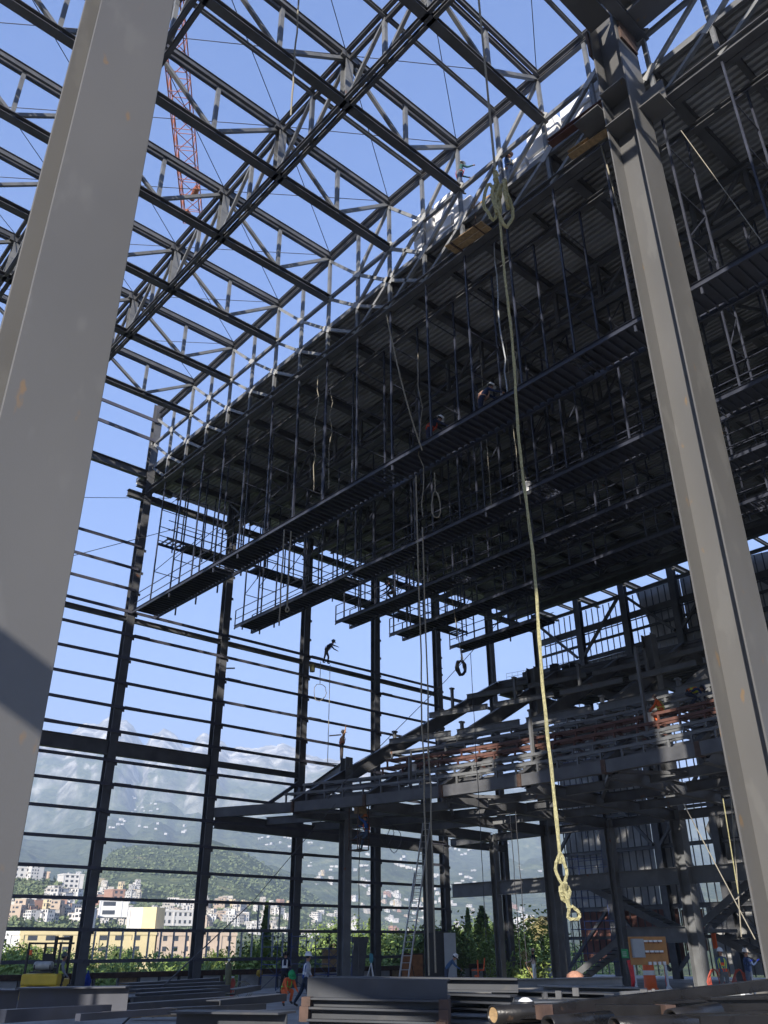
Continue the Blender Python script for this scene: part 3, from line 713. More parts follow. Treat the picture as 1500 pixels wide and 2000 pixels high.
for z0, z1, nm in ((22.1, 26.1, 'high'), (18.4, 21.8, 'upper middle'), (.2, 12.3, 'lower'), (12.5, 17.6, 'middle')):
    e = empty('stud_wall', (XB + .3, 20, z0), 'row of slim vertical studs closing the far side wall, %s band' % nm, 'stud wall', 'stud bands of the far side wall')
    y = 41.5
    while y > 4:
        m = MB(); m.csec((XB + .3, y, z0), (XB + .3, y, z1), .05, .09, .006, up=(1, 0, 0)); m.build('stud', M['stud'] if z0 == 18.4 else M['dsteel'], e); y -= .55
    for zz in ((z0 + z1) / 2,):
        m = MB(); m.bar((XB + .24, 41.5, zz), (XB + .24, 4, zz), .04, .09); m.build('mid_rail', M['dsteel'], e)
def clad(pts, label, material='clad', x=XB + .55, name='sheathing_panel', grp='sheathing on the far side wall'):
    m = MB(); n = len(pts)
    m.add([(x, y, z) for y, z in pts] + [(x + .03, y, z) for y, z in pts], [list(range(n)), list(range(n, 2 * n))[::-1]] + [(i, (i + 1) % n, n + (i + 1) % n, n + i) for i in range(n)])
    tag(m.build(name, M[material]), label, 'sheathing', grp)
clad([(32.6, 26.6), (32.3, 25.2), (31.9, 24.0), (31.6, 22.1), (28.8, 22.1), (28.8, 26.7)], 'large grey sheathing sheet with ragged left edge, high in the side wall')
clad([(28.75, 26.6), (28.75, 22.1), (24.4, 22.1), (24.4, 26.4)], 'grey sheathing sheet right of the ragged one, high in the side wall')
clad([(24.35, 26.4), (24.35, 20.0), (2, 20.0), (2, 24.2)], 'long grey sheathing behind the right near column, high in the side wall')
clad([(38.5, 22.0), (38.0, 20.6), (24.4, 20.6), (24.4, 22.05), (30, 22.05), (34, 22.02)], 'low strip of sheathing just above the upper platform')
clad([(41.6, 18.0), (41.6, 4.2), (34.2, 4.2), (34.2, 18.0)], 'grey sheathing field next to the corner, behind the scaffold')
clad([(34.15, 18), (34.15, 11.0), (33.2, 10.7), (32.4, 11.4), (31.6, 12.6), (31.5, 18)], 'sheathing above the torn opening')
clad([(34.15, 10.9), (34.15, 4.25), (31.0, 4.25), (31.3, 6.5), (32.0, 8.0), (32.3, 9.2), (33.0, 9.7), (33.4, 10.3)], 'sheathing left of the torn opening under the balcony')
clad([(29.9, 18), (29.9, 11.5), (29.3, 10.8), (29.5, 9.6), (30.1, 8.8), (29.6, 7.5), (29.9, 6.2), (29.4, 4.25), (24.0, 4.25), (24.0, 18)], 'sheathing right of the torn opening under the balcony')
clad([(31.0, 4.2), (31.0, 2.5), (24, 2.5), (24, 4.2)], 'sheathing strip behind the middle stair flight')
clad([(23.95, 18), (23.95, 10.6), (19, 10.4), (19, 11.6), (15, 12), (15, 18)], 'sheathing field high behind the right column')
clad([(23.95, 9.9), (23.95, .2), (5, .2), (5, 9.7), (17.5, 9.7), (18.6, 9.2), (20.2, 9.9)], 'sheathing field low behind the stairs on the right')
clad([(31, 2.45), (31, .3), (24, .3), (24, 2.45)], 'dull lowest sheathing behind the traffic barrel')
clad([(41.0, 4.1), (41.0, .9), (33.0, .9), (33.0, 4.1)], 'reddish brown covering low in the corner of the side wall', 'tarp')
clad([(32.8, 4.0), (32.8, 1.6), (31.3, 1.6), (31.3, 4.0)], 'narrow reddish covering beside the stair', 'tarp')
# unseen walls added to block sun, white for bounce: south and west sides
def wallbox(a, b, label):
    m = MB(); m.bb(a, b); tag(m.build('shade_wall', M['white']), label, 'wall')
wallbox((5.2, -1.75, 11), (58, -1.6, 27), 'unseen shade wall added on the auditorium side opposite the open wall')
wallbox((-11, -1.75, 13), (-1.2, -1.6, 34), 'unseen shade wall added high up behind the viewer')
m = MB(); m.isec((-6, -1.2, 8.45), (-6, 41.5, 8.45), .3, .5, .03, .02)  # added out of view to throw the band onto the left column
tag(m.build('shadow_band_beam', M['dsteel']), 'unseen beam added to cast the shadow band on the left column', 'beam')
wallbox((-14.0, 2.0, 8), (-13.8, 42, 34), 'unseen shade wall added at the stage end')

# ------------------------------------------------------------------ bundles on the roof deck
def bundle(x0, y0, y1, tiers, label, wx=1.9):
    e = empty('wrapped_bundle', (x0 + wx / 2, (y0 + y1) / 2, ZDK + .24), label, 'bundle', 'white wrapped bundles on the roof deck')
    for t in range(tiers):
        m = MB(); z = ZDK + .26 + t * .62; o = rnd.uniform(-.06, .06)
        m.bb((x0 + o, y1 + .03, z), (x0 + wx + o, y0 - .03, z + .6))
        q = m.build('package', M['white'], e); bv = q.modifiers.new('b', 'BEVEL'); bv.width = .05; bv.segments = 2
bundle(18.95, 19.3, 18.1, 4, 'leftmost white wrapped bundle on the deck edge')
bundle(19.0, 18.05, 16.9, 4, 'white wrapped bundle, second from the left on the deck')
bundle(18.95, 16.85, 15.8, 2, 'low white bundle beside the timber pile on the deck')
bundle(18.95, 14.3, 13.0, 2, 'white bundle just behind the worker standing on the deck')
bundle(18.95, 12.95, 11.4, 3, 'tall white bundle further right of the worker on the deck')
bundle(19.0, 11.35, 10.0, 3, 'white bundle behind the loose beams next to the right column')
bundle(18.95, 9.95, 8.8, 3, 'last white bundle, half hidden by the right column')
m = MB()
for i in range(5): m.bb((18.85 + .1 * (i % 2), 14.2, ZDK + .18 + i * .08), (19.2 + .1 * (i % 2), 15.7, ZDK + .25 + i * .08))
tag(m.build('timber_pile', M['wood']), 'small pile of yellowish boards at the deck edge by the rope coil', 'timber')
e = empty('hanging_plank', (18.3, 15.4, 26.05), 'wooden plank platform slung below the deck edge', 'plank platform')
for dx in (-.16, .16):
    m = MB(); m.box((18.2 + dx, 15.5, 25.95), (.28, 1.9, .05), Matrix.Rotation(.08, 3, 'X')); m.build('board', M['wood'], e)
for y in (14.9, 16.1):
    m = MB(); m.box((18.2, y, 25.9), (.7, .06, .06)); m.cyl((18.0, y, 25.9), (18.0, y, 27.4), .012, 5); m.build('sling', M['rust'], e)
m = MB(); m.isec((53.3, 44, 27.05), (53.3, -2, 27.05), .5, .8, .03, .03)
tag(m.build('roof_edge_girder', M['dsteel']), 'deep dark girder along the far edge of the roof deck', 'girder')
# tower crane
def lattice(e, P, Q, wd, name, material='orange', n=20, tri=False):
    P, Q = V3(P), V3(Q); mb = MB(); P, Q, d, sx, sz, L = mb.frame(P, Q, (0, 0, 1))
    cs = [(-.5, 0), (.5, 0), (0, .85)] if tri else [(-.5, -.5), (.5, -.5), (.5, .5), (-.5, .5)]
    pt = lambda t, c: P + d * (L * t) + sx * (c[0] * wd) + sz * (c[1] * wd)
    for c in cs: mb.cyl(pt(0, c), pt(1, c), wd * .032, 5)
    for i in range(n):
        for j in range(len(cs)):
            a, b = cs[j], cs[(j + 1) % len(cs)]
            mb.cyl(pt(i / n, a), pt(i / n, b), wd * .025, 4)
            mb.cyl(pt(i / n, a), pt((i + 1) / n, b), wd * .025, 4)
    mb.build(name, M[material], e)
J0, J1 = V3((19.6, 43.1, 50)), V3((-3.5, 9.5, 50))
e = empty('tower_crane', (J1.x - 6, J1.y - 9, -4), 'orange lattice jib of a tower crane above the roof trusses', 'crane')
lattice(e, J0, J1, 1.25, 'jib', n=30)
lattice(e, (J1.x, J1.y, -4), (J1.x, J1.y, 52), 1.6, 'mast', n=36)
lattice(e, J1, J1 + (J1 - J0).normalized() * 12, 1.2, 'counter_jib', n=8)
m = MB(); m.box(J1 + (J1 - J0).normalized() * 11 + V3((0, 0, -.8)), (2, 2, 1.6)); m.build('counterweight', M['concrete'], e)
m = MB(); m.box(J0 + V3((-.3, -.4, -.4)), (1.3, .2, .12), Matrix.Rotation(.5, 3, 'Z')); m.cyl(J0 + V3((-1.2, -2, -.6)), J0 + V3((-1.4, -3.2, -.6)), .22, 8); m.build('jib_end', M['orange'], e)

# ------------------------------------------------------------------ people
def Rx(v, a):   # pitch forward in the x-z plane (a > 0 leans forward)
    return V3((v.x * math.cos(a) + v.z * math.sin(a), v.y, -v.x * math.sin(a) + v.z * math.cos(a)))
def person(loc, head_deg, label, lean=0, hipz=.9, legL=(0, 0), legR=(0, 0), armL=(0, 5, 0), armR=(0, 5, 0), look=0, shirt=(.2, .3, .5), pants=(.05, .07, .12), hat=(.8, .8, .8), vest=None, harness=None, h=1.68, anchor='feet', spread=.1, bend2=0, gloves=None, bare=False, hatback=False):
    """limbs: leg = (thigh swing, knee bend); arm = (swing forward, elbow bend, out) in degrees"""
    s_ = h / 1.75
    hip = V3((0, 0, hipz)); t = lambda a: R(a)
    spine = lambda L, a: Rx(V3((0, 0, L)), a)
    waist = hip + spine(.14, t(lean * .8)); chest = waist + spine(.24, t(lean)); neck = chest + spine(.17, t(lean + bend2))
    hd0 = neck + spine(.06, t(lean + bend2)); look_a = t(look)
    chin = hd0 + spine(.055, look_a) + Rx(V3((.015, 0, 0)), look_a); skull = hd0 + spine(.13, look_a) + Rx(V3((.015, 0, 0)), look_a)
    crown = hd0 + spine(.20, look_a)
    nose = hd0 + spine(.10, look_a) + Rx(V3((.112, 0, 0)), look_a)
    P = {'hip': (hip, .135, 'p'), 'waist': (waist, .13, 's'), 'chest': (chest, .155, 's'), 'neck': (neck, .07, 's'), 'hd0': (hd0, .052, 'k'), 'chin': (chin, .068, 'k'), 'skull': (skull, .09, 'k'), 'crown': (crown, .06, 'h'), 'nose': (nose, .017, 'k')}
    E_ = [('hip', 'waist'), ('waist', 'chest'), ('chest', 'neck'), ('neck', 'hd0'), ('hd0', 'chin'), ('chin', 'skull'), ('skull', 'crown'), ('chin', 'nose')]
    ends = {}
    for sd_, (th, kn_), nm in ((1, legL, 'L'), (-1, legR, 'R')):
        hj = hip + V3((0, .09 * sd_, -.05)); th = t(th)
        knee = hj + V3((math.sin(th) * .41, spread * .35 * sd_, -math.cos(th) * .41))
        an = th - t(kn_)
        ank = knee + V3((math.sin(an) * .40, spread * .2 * sd_, -math.cos(an) * .40))
        toe = ank + V3((.17 * math.cos(min(0, an + .2)), .02 * sd_, -.05 + .12 * math.sin(min(0, an + .2))))
        P['h' + nm] = (hj, .095, 'p'); P['k' + nm] = (knee, .065, 'p'); P['a' + nm] = (ank, .05, 'p'); P['t' + nm] = (toe, .038, 'b'); P['f' + nm] = (ank + V3((.02, 0, -.045)), .048, 'b')
        E_ += [('hip', 'h' + nm), ('h' + nm, 'k' + nm), ('k' + nm, 'a' + nm), ('a' + nm, 'f' + nm), ('f' + nm, 't' + nm)]
        ends['ank' + nm] = ank
    for sd_, (sw, el, out), nm in ((1, armL, 'L'), (-1, armR, 'R')):
        sj = chest + spine(.12, t(lean + bend2)) + V3((0, .17 * sd_, 0)); sw = t(sw) ; o = t(out)
        dv = V3((math.sin(sw) * math.cos(o), math.sin(o) * sd_, -math.cos(sw) * math.cos(o)))
        elb = sj + dv * .28
        fw = sw + t(el); dv2 = V3((math.sin(fw) * math.cos(o * .6), math.sin(o * .6) * sd_ * .6, -math.cos(fw) * math.cos(o * .6)))
        wr = elb + dv2 * .25; palm = wr + dv2 * .07
        gk = 'g' if gloves else 'k'
        P['s' + nm] = (sj, .062, 's'); P['e' + nm] = (elb, .044, 's'); P['w' + nm] = (wr, .028, 'k' if bare else 's'); P['m' + nm] = (palm, .034, gk)
        E_ += [('chest', 's' + nm), ('s' + nm, 'e' + nm), ('e' + nm, 'w' + nm), ('w' + nm, 'm' + nm)]
        side = V3((0, 1, 0)); nrm = dv2.cross(side).normalized() * -1
        for fi, (off, L) in enumerate(((-.027, .062), (-.009, .072), (.009, .069), (.027, .052))):
            b0 = palm + dv2 * .03 + side * off; b1 = b0 + (dv2 * .8 + nrm * .35) * L * .6; b2 = b1 + (dv2 * .4 + nrm * .8) * L * .5
            P['x%s%d' % (nm, fi)] = (b0, .010, gk); P['y%s%d' % (nm, fi)] = (b1, .0095, gk); P['z%s%d' % (nm, fi)] = (b2, .008, gk)
            E_ += [('m' + nm, 'x%s%d' % (nm, fi)), ('x%s%d' % (nm, fi), 'y%s%d' % (nm, fi)), ('y%s%d' % (nm, fi), 'z%s%d' % (nm, fi))]
        tb = palm + side * (-.035 * sd_) + dv2 * -.015; tt = tb + side * (-.025 * sd_) + dv2 * .035
        P['u' + nm] = (tb, .012, gk); P['v' + nm] = (tt, .0095, gk); E_ += [('m' + nm, 'u' + nm), ('u' + nm, 'v' + nm)]
    keys = list(P); idx = {k: i for i, k in enumerate(keys)}
    low = min(min(P['f' + n_][0].z, P['t' + n_][0].z) for n_ in 'LR') - .05
    base = low if anchor == 'feet' else (hipz - .13)
    pts = [(P[k][0] - V3((0, 0, base))) * s_ for k in keys]
    me = bpy.data.meshes.new('person'); me.from_pydata(pts, [(idx[a], idx[b]) for a, b in E_], []); me.update()
    o = bpy.data.objects.new('person', me); col.objects.link(o)
    sk = o.modifiers.new('s', 'SKIN')
    for i, k in enumerate(keys):
        r_ = P[k][1] * s_ * (1.12 if P[k][2] in 'sp' else 1); v = me.skin_vertices[0].data[i]
        v.radius = (r_ * (1.25 if k in ('waist', 'chest', 'hip') else 1), r_ * (.85 if k in ('waist', 'chest') else 1)); v.use_root = (k == 'hip')
    sk.use_smooth_shade = True
    ss = o.modifiers.new('u', 'SUBSURF'); ss.levels = 1; ss.render_levels = 1
    dg = bpy.context.evaluated_depsgraph_get(); me2 = bpy.data.meshes.new_from_object(o.evaluated_get(dg))
    o.modifiers.clear(); o.data = me2; bpy.data.meshes.remove(me)
    me2.materials.clear()
    ml = {'s': cloth(shirt), 'p': cloth(pants), 'k': M['skin'], 'b': M['boot'], 'h': M['hair'], 'g': cloth(gloves or (.1, .1, .4))}
    order = list(ml)
    for k in order: me2.materials.append(ml[k])
    segs = [(pts[idx[a]], pts[idx[b]], P[a][2], P[b][2], P[a][1], P[b][1]) for a, b in E_]
    for p in me2.polygons:
        c = p.center; best = None; bd = 9
        for A, B, ka, kb, ra, rb in segs:
            ab = B - A; tt_ = max(0, min(1, (c - A).dot(ab) / max(1e-9, ab.dot(ab)))); d_ = (c - A - ab * tt_).length - (ra + (rb - ra) * tt_) * .9
            if d_ < bd: bd = d_; best = (ka if tt_ < .5 else kb)
        p.material_index = order.index(best); p.use_smooth = True
    rz = Matrix.Rotation(R(head_deg), 4, 'Z')
    o.location = loc; o.rotation_euler = (0, 0, R(head_deg)); o['_org'] = [0, 0, 0]
    tag(o, label, 'person')
    L = lambda v: (v - V3((0, 0, base))) * s_
    hc = L(hd0 + spine(.15, look_a)); hup = spine(1, look_a); fwd = Rx(V3((1, 0, 0)), look_a)
    q = Matrix((fwd, hup.cross(fwd), hup)).transposed()
    def put(mb, name, material, pos=None):
        z = mb.build(name, material, None, origin=V3((0, 0, 0))); z.parent = o; z.location = (0, 0, 0); return z
    # ears and hair
    m = MB(); n = 10
    hv = []; 
    for iz, (zz, rr) in enumerate(((-.07, .088), (-.02, .103), (.03, .098), (.065, .07), (.08, .02))):
        for k in range(n):
            a = 2 * PI * k / n; x_ = math.cos(a) * rr * 1.05 - .012; 
            if iz < 2 and math.cos(a) > .35: x_ *= .55
            hv.append(hc + q @ V3((x_, math.sin(a) * rr * .9, zz)) * s_)
    m.add(hv, [(i * n + k, i * n + (k + 1) % n, (i + 1) * n + (k + 1) % n, (i + 1) * n + k) for i in range(4) for k in range(n)] + [[4 * n + k for k in range(n)]], True)
    put(m, 'hair', M['hair'])
    if hat:
        m = MB(); n = 14; hv = []; prof_ = ((.128, .0), (.126, .03), (.115, .075), (.085, .11), (.045, .128), (.0, .133))
        for rr, zz in prof_:
            for k in range(n):
                a = 2 * PI * k / n; hv.append(hc + q @ V3((math.cos(a) * rr * 1.1, math.sin(a) * rr * .93, zz + .015)) * s_)
        m.add(hv, [(i * n + k, i * n + (k + 1) % n, (i + 1) * n + (k + 1) % n, (i + 1) * n + k) for i in range(5) for k in range(n)], True)
        br = []
        sg = -1 if hatback else 1
        for k in range(n):
            a = 2 * PI * k / n; ext = .16 if math.cos(a) < .3 else .16 + .055 * (math.cos(a) - .3)
            for e_, zz in ((.125, .022), (ext * (1.12 if math.cos(a) > 0 else 1), .008)): br.append(hc + q @ V3((sg * math.cos(a) * e_ * 1.05, math.sin(a) * e_ * .95, zz)) * s_)
        m.add(br, [(2 * k, 2 * ((k + 1) % n), 2 * ((k + 1) % n) + 1, 2 * k + 1) for k in range(n)], True)
        m.box(hc + q @ V3((0, 0, .15)) * s_, (.2 * s_, .03 * s_, .02 * s_), q)
        put(m, 'helmet', cloth(hat))
    if vest:
        main, stripe = vest; m = MB(); n = 16
        rows = [(hip + spine(.02, t(lean)), .172, .135), (waist, .178, .138), (waist + spine(.10, t(lean)), .18, .145), (chest + spine(-.03, t(lean)), .192, .15), (chest + spine(.07, t(lean)), .195, .145), (neck + spine(-.035, t(lean)), .15, .105)]
        up_ = spine(1, t(lean)); fx = Rx(V3((1, 0, 0)), t(lean)); vs = []
        for c_, a_, b_ in rows:
            for k in range(n):
                an = 2 * PI * k / n; vs.append(L(c_) + (fx * math.cos(an) * b_ + V3((0, 1, 0)) * math.sin(an) * a_) * s_)
        fs = []; mi = []
        for i in range(5):
            for k in range(n):
                if i == 4 and abs(math.sin(2 * PI * (k + .5) / n)) > .8: continue
                if k in (0, n - 1) and i > 2: continue
                fs.append((i * n + k, i * n + (k + 1) % n, (i + 1) * n + (k + 1) % n, (i + 1) * n + k)); mi.append(1 if i == 1 or (i in (2, 3, 4) and k in (1, 2, n - 3, n - 2, 6, 9)) else 0)
        m.v = vs; m.f = fs; m.m = mi; m.sm = set(range(len(fs)))
        z = m.build('vest', [cloth(main), stripe], None, origin=V3((0, 0, 0))); z.parent = o; z.location = (0, 0, 0)
    if harness:
        m = MB()
        for sd_ in (-1, 1):
            m.tube([L(neck + V3((.0, .09 * sd_, -.01))), L(chest + Rx(V3((.16, .08 * sd_, 0)), t(lean))), L(waist + Rx(V3((.15, .06 * sd_, 0)), t(lean))), L(hip + V3((.1, .13 * sd_, 0)))], .018 * s_, 5)
            m.tube([L(neck + V3((-.03, .09 * sd_, -.01))), L(chest + Rx(V3((-.15, -.02 * sd_, 0)), t(lean))), L(waist + Rx(V3((-.15, -.1 * sd_, 0)), t(lean))), L(hip + V3((-.08, -.15 * sd_, -.02)))], .018 * s_, 5)
        rr = [L(waist + V3((math.cos(a_) * .155, math.sin(a_) * .19, .0))) for a_ in [2 * PI * k / 12 for k in range(13)]]
        m.tube(rr, .024 * s_, 5)
        put(m, 'harness', cloth(harness))
    return o
WHITE = (.78, .78, .76); ORG = (.80, .15, .04)
def hd(x_, y_): return math.degrees(math.atan2(y_, x_))
V_FWD = YAW; V_RIGHT = YAW - 90
person((20.7, 27.6, 0), V_RIGHT + 15, 'man in white helmet, blue reflective vest and checked shirt walking right behind the beam stack', lean=6, legL=(-22, 12), legR=(14, 8), armL=(-8, 12, 4), armR=(12, 20, 4), shirt=(.35, .37, .42), pants=(.015, .025, .045), hat=WHITE, vest=((.01, .06, .25), M['refl']), look=4, bare=True, hipz=.9)
person((26.0, 36.3, 0), V_FWD, 'worker in dark blue jacket and dark helmet facing away by the blue scaffold', lean=12, armL=(40, 50, 5), armR=(40, 40, 5), shirt=(.012, .014, .03), pants=(.02, .02, .025), hat=(.04, .04, .05), vest=((.015, .018, .04), M['refl']), look=18)
person((20.9, 29.1, 0), V_RIGHT - 60, 'crouching worker in orange overalls with green helmet bent over a yellow tool', lean=48, hipz=.42, legL=(95, 125), legR=(85, 120), armL=(25, 30, 8), armR=(30, 30, 8), shirt=ORG, pants=ORG, hat=(.03, .35, .12), look=52, harness=(.3, .65, .1))
person((15.5, 36.6, 0), V_RIGHT + 12, 'worker in grey shirt and lime vest standing beside the forklift, facing right', lean=0, armL=(5, 40, 3), armR=(12, 35, 3), shirt=(.27, .29, .33), pants=(.07, .055, .05), hat=(.10, .12, .12), vest=((.10, .12, .05), M['lime']))
person((33.3, 33.0, 0), V_RIGHT - 10, 'man in blue shirt and white helmet bending behind the beam stack', lean=38, bend2=12, armL=(35, 20, 5), armR=(40, 20, 5), shirt=(.06, .13, .26), pants=(.05, .07, .12), hat=WHITE, look=35)
person((43.6, 36.0, 0), V_FWD + 60, 'dark-clothed man in a cap standing by the leaning boards under the balcony', armL=(15, 60, 5), armR=(5, 20, 4), shirt=(.02, .022, .035), pants=(.04, .06, .10), hat=(.35, .28, .24))
person((35.6, 19.7, 0), 180 + YAW - 8, 'worker in blue shirt, white helmet and orange reflective vest, right of the switchboard', armL=(0, 8, 6), armR=(3, 14, 5), shirt=(.07, .12, .2), pants=(.13, .14, .15), hat=WHITE, vest=((.75, .1, .04), M['lime']), look=4, bare=True, h=1.72)
person((36.7, 19.2, 0), 180 + YAW + 30, 'worker in dark blue jacket and white helmet with folded arms, next to the right column', armL=(30, 100, 10), armR=(30, 95, 10), shirt=(.03, .055, .13), pants=(.11, .14, .2), hat=(.74, .68, .6), gloves=(.01, .03, .4), look=4)
person((33.6, 19.4, 10.95), V_RIGHT + 180 - 20, 'worker in orange overalls without helmet sitting on the balcony frame by a white bucket', lean=22, hipz=.5, legL=(75, 95), legR=(60, 70), armL=(30, 20, 5), armR=(35, 15, 4), shirt=ORG, pants=ORG, hat=None, anchor='hip', look=18, harness=(.75, .7, .1))
person((33.7, 18.15, 10.95), V_RIGHT, 'worker in lime and orange vest bent low over the balcony frame near the right column', lean=78, bend2=6, hipz=.55, legL=(70, 110), legR=(60, 100), armL=(10, 20, 6), armR=(20, 20, 6), shirt=(.02, .04, .12), pants=(.02, .03, .06), hat=(.04, .05, .1), vest=((.75, .2, .04), M['lime']), look=70)
person((31.0, 38.6, 11.42), V_RIGHT + 20, 'worker in pale orange shirt reaching up at the left tip of the balcony', lean=8, hipz=.9, armL=(-10, 20, 12), armR=(165, 10, 6), shirt=(.42, .24, .14), pants=(.05, .04, .04), hat=(.05, .05, .06), harness=(.55, .06, .03))
person((32.1, 41.75, 18.13), V_RIGHT - 5, 'silhouetted climber in green helmet leaning forward while standing on the thick girt', lean=42, hipz=.86, legL=(22, 30), legR=(-8, 8), armL=(35, 25, 8), armR=(62, 5, 8), shirt=(.02, .03, .07), pants=(.015, .02, .03), hat=(.03, .07, .05), look=30, harness=(.1, .07, .03))
person((19.25, 16.35, 18.47), V_RIGHT, 'catwalk worker in dark blue jacket and white helmet leaning right over the edge', lean=38, hipz=.88, armL=(55, 20, 6), armR=(60, 15, 6), shirt=(.018, .03, .075), pants=(.015, .02, .045), hat=WHITE, harness=(.6, .35, .25), look=25, legL=(10, 10), legR=(-6, 6))
person((19.25, 19.05, 18.47), V_RIGHT, 'catwalk worker with red harness belt and white helmet bending forward', lean=42, hipz=.88, armL=(50, 10, 6), armR=(55, 5, 6), shirt=(.015, .02, .045), pants=(.018, .02, .04), hat=WHITE, harness=(.65, .08, .03), look=40, legL=(8, 8), legR=(-4, 6))
person((18.75, 16.2, 29.43), V_RIGHT + 10, 'worker in green and blue with white helmet standing on the roof-step truss', lean=8, armL=(25, 60, 6), armR=(60, 60, 6), shirt=(.03, .09, .09), pants=(.02, .03, .07), hat=WHITE, harness=(.6, .1, .04), legL=(25, 30), legR=(0, 0), hipz=.9)
person((18.9, 13.75, 27.78), V_RIGHT - 60, 'worker in denim jacket and tan hat standing at the edge of the roof deck', armL=(5, 20, 5), armR=(0, 10, 5), shirt=(.05, .09, .17), pants=(.25, .28, .33), hat=(.5, .3, .2), harness=(.4, .35, .25))
person((28.9, 31.6, 18.47), V_RIGHT + 160, 'dark silhouetted worker kneeling on the third catwalk', lean=35, hipz=.5, legL=(80, 120), legR=(20, 100), armL=(40, 30, 6), armR=(40, 30, 6), shirt=(.015, .015, .02), pants=(.015, .015, .02), hat=(.05, .05, .05), look=30)
person((54.2, 19.3, 22.2), 90 + 20, 'silhouetted worker on the side wall rail right of the right column', lean=30, hipz=.86, legL=(25, 40), legR=(-5, 10), armL=(50, 30, 6), armR=(60, 20, 6), shirt=(.03, .03, .035), pants=(.02, .02, .03), hat=(.05, .05, .06), look=30, h=1.75)
lp = V3((29.3, 34.3, 6.95))
person(lp, V_RIGHT + 170, 'worker with blue shirt and orange belt sitting in the hanging basket below the balcony front', lean=12, hipz=.5, legL=(35, 30), legR=(85, 30), armL=(120, 30, 10), armR=(40, 70, 10), shirt=(.03, .09, .3), pants=(.06, .09, .14), hat=(.5, .15, .05), anchor='hip', harness=(.8, .15, .03))

# ------------------------------------------------------------------ ropes, hoses and small hanging things
def jag(P, Q, n, amp, seed):
    q = random.Random(seed); P, Q = V3(P), V3(Q); out = []
    for i in range(n + 1):
        t = i / n; k = math.sin(PI * t); out.append(P.lerp(Q, t) + V3((q.uniform(-amp, amp), q.uniform(-amp, amp), 0)) * k)
    return out
def coil(c, rx, rz, turns, r, n=14, ang=0, name='coil', seed=0):
    q = random.Random(seed); pts = []
    for i in range(int(turns * n) + 1):
        a = 2 * PI * i / n; f = 1 + .09 * math.sin(i * 1.7 + seed)
        x_ = math.cos(a) * rx * f; z_ = math.sin(a) * rz * f
        pts.append(V3(c) + V3((x_ * math.cos(ang), x_ * math.sin(ang), z_)) + V3((0.012 * i / n, .01 * math.sin(i), 0)))
    return pts
ra = R(YAW - 90)
RX, RY = 8.74, 6.69
e = empty('lifting_rope', (RX, RY, 2.1), 'long thick yellow rope hanging from the roof with looped bundle and knotted end', 'rope')
m = MB(); m.tube([(RX + .02, RY + .02, 29.4), (RX, RY, 20), (RX, RY, 14.6)], .022, 6, .9); m.build('upper_length', M['thinrope'], e)
pts = [V3((RX + .02 * math.sin(i * .5), RY + .015 * math.sin(i * .33 + 1), 14.6 - i * .275)) for i in range(44)]
m = MB(); m.tube(pts, .021, 7, .75); m.build('lower_length', M['rope'], e)
m = MB()
for i, (dx, rx, rz, zc) in enumerate(((-.12, .13, .42, 13.75), (.10, .16, .5, 13.65), (-.03, .10, .36, 13.8), (.16, .12, .34, 13.95))):
    m.tube(coil((RX + dx * math.cos(ra), RY + dx * math.sin(ra), zc), rx, rz, 1, .03, 16, ra + .4 * i, seed=i), .03, 6, .7)
m.tube(jag((RX, RY, 14.5), (RX + .05, RY, 13.9), 6, .05, 4), .05, 6, .8); m.build('looped_bundle', M['rope'], e)
m = MB()
m.tube(coil((RX, RY, 2.72), .06, .16, 1.05, .03, 14, ra, seed=3), .018, 6, .8); m.tube(coil((RX + .02, RY, 2.47), .06, .09, 1.8, .03, 12, ra + .5, seed=5), .022, 6, .8)
m.tube(jag((RX, RY, 3.0), (RX + .05 * math.cos(ra), RY + .05 * math.sin(ra), 2.3), 8, .05, 7)[5:], .024, 6, .8)
m.tube(coil((RX + .09 * math.cos(ra), RY + .09 * math.sin(ra), 2.24), .065, .07, 1, .03, 12, ra, seed=8), .018, 6, .8)
m.build('knotted_end', M['rope'], e)
def hang(px, py0, py1, d, r_, label, material='thinrope', amp=.02, seed=1, loop=None, n=14):
    a_ = ray(px, py1); hz = math.hypot(a_.x, a_.y); b_ = EYE + a_ * (d / hz)
    best = None
    for z10 in range(0, 400):
        z = b_.z + z10 * .1; v = V3((b_.x, b_.y, z)) - EYE; yy = 1000 - FOC * v.dot(CU) / v.dot(CF)
        if yy <= py0: best = z; break
    z = best or b_.z + 30
    m = MB(); m.tube(jag((b_.x, b_.y, z), b_, n, amp, seed), r_, 5)
    if loop: m.tube(coil((b_.x, b_.y, b_.z - loop[1]), loop[0], loop[1], loop[2], r_, 12, ra, seed=seed), r_, 5)
    tag(m.build('rope', M[material]), label, 'rope'); return b_, z
hang(568, -40, 226, 16, .028, 'short pale rope ending freely below the roof trusses near the top')
hang(838, 930, 1905, 24, .024, 'left of the two long thin ropes falling past the ladder to the floor')
hang(851, 1030, 1900, 24.5, .024, 'right of the two long thin ropes falling past the ladder', loop=None)
hang(826, 690, 1010, 27, .02, 'thin white rope with waves hanging in front of the middle catwalk hangers', amp=.12, seed=5)
hang(613, 735, 960, 31, .02, 'wavy pale rope hanging left of the bending catwalk worker', amp=.1, seed=8)
hang(642, 745, 955, 31.5, .02, 'second wavy pale rope hanging left of the bending catwalk worker', amp=.1, seed=9)
hang(1013, 620, 770, 24, .02, 'thin rope beside the thick yellow one above the catwalk', amp=.08, seed=11)
hang(992, 450, 780, 24.6, .03, 'thick grey rope bundle left of the yellow rope reaching the catwalk', 'ltgrey', amp=.06, seed=12)
hang(545, 1035, 1222, 30, .03, 'pale rope hanging below the first catwalk, left end', amp=.02, seed=13)
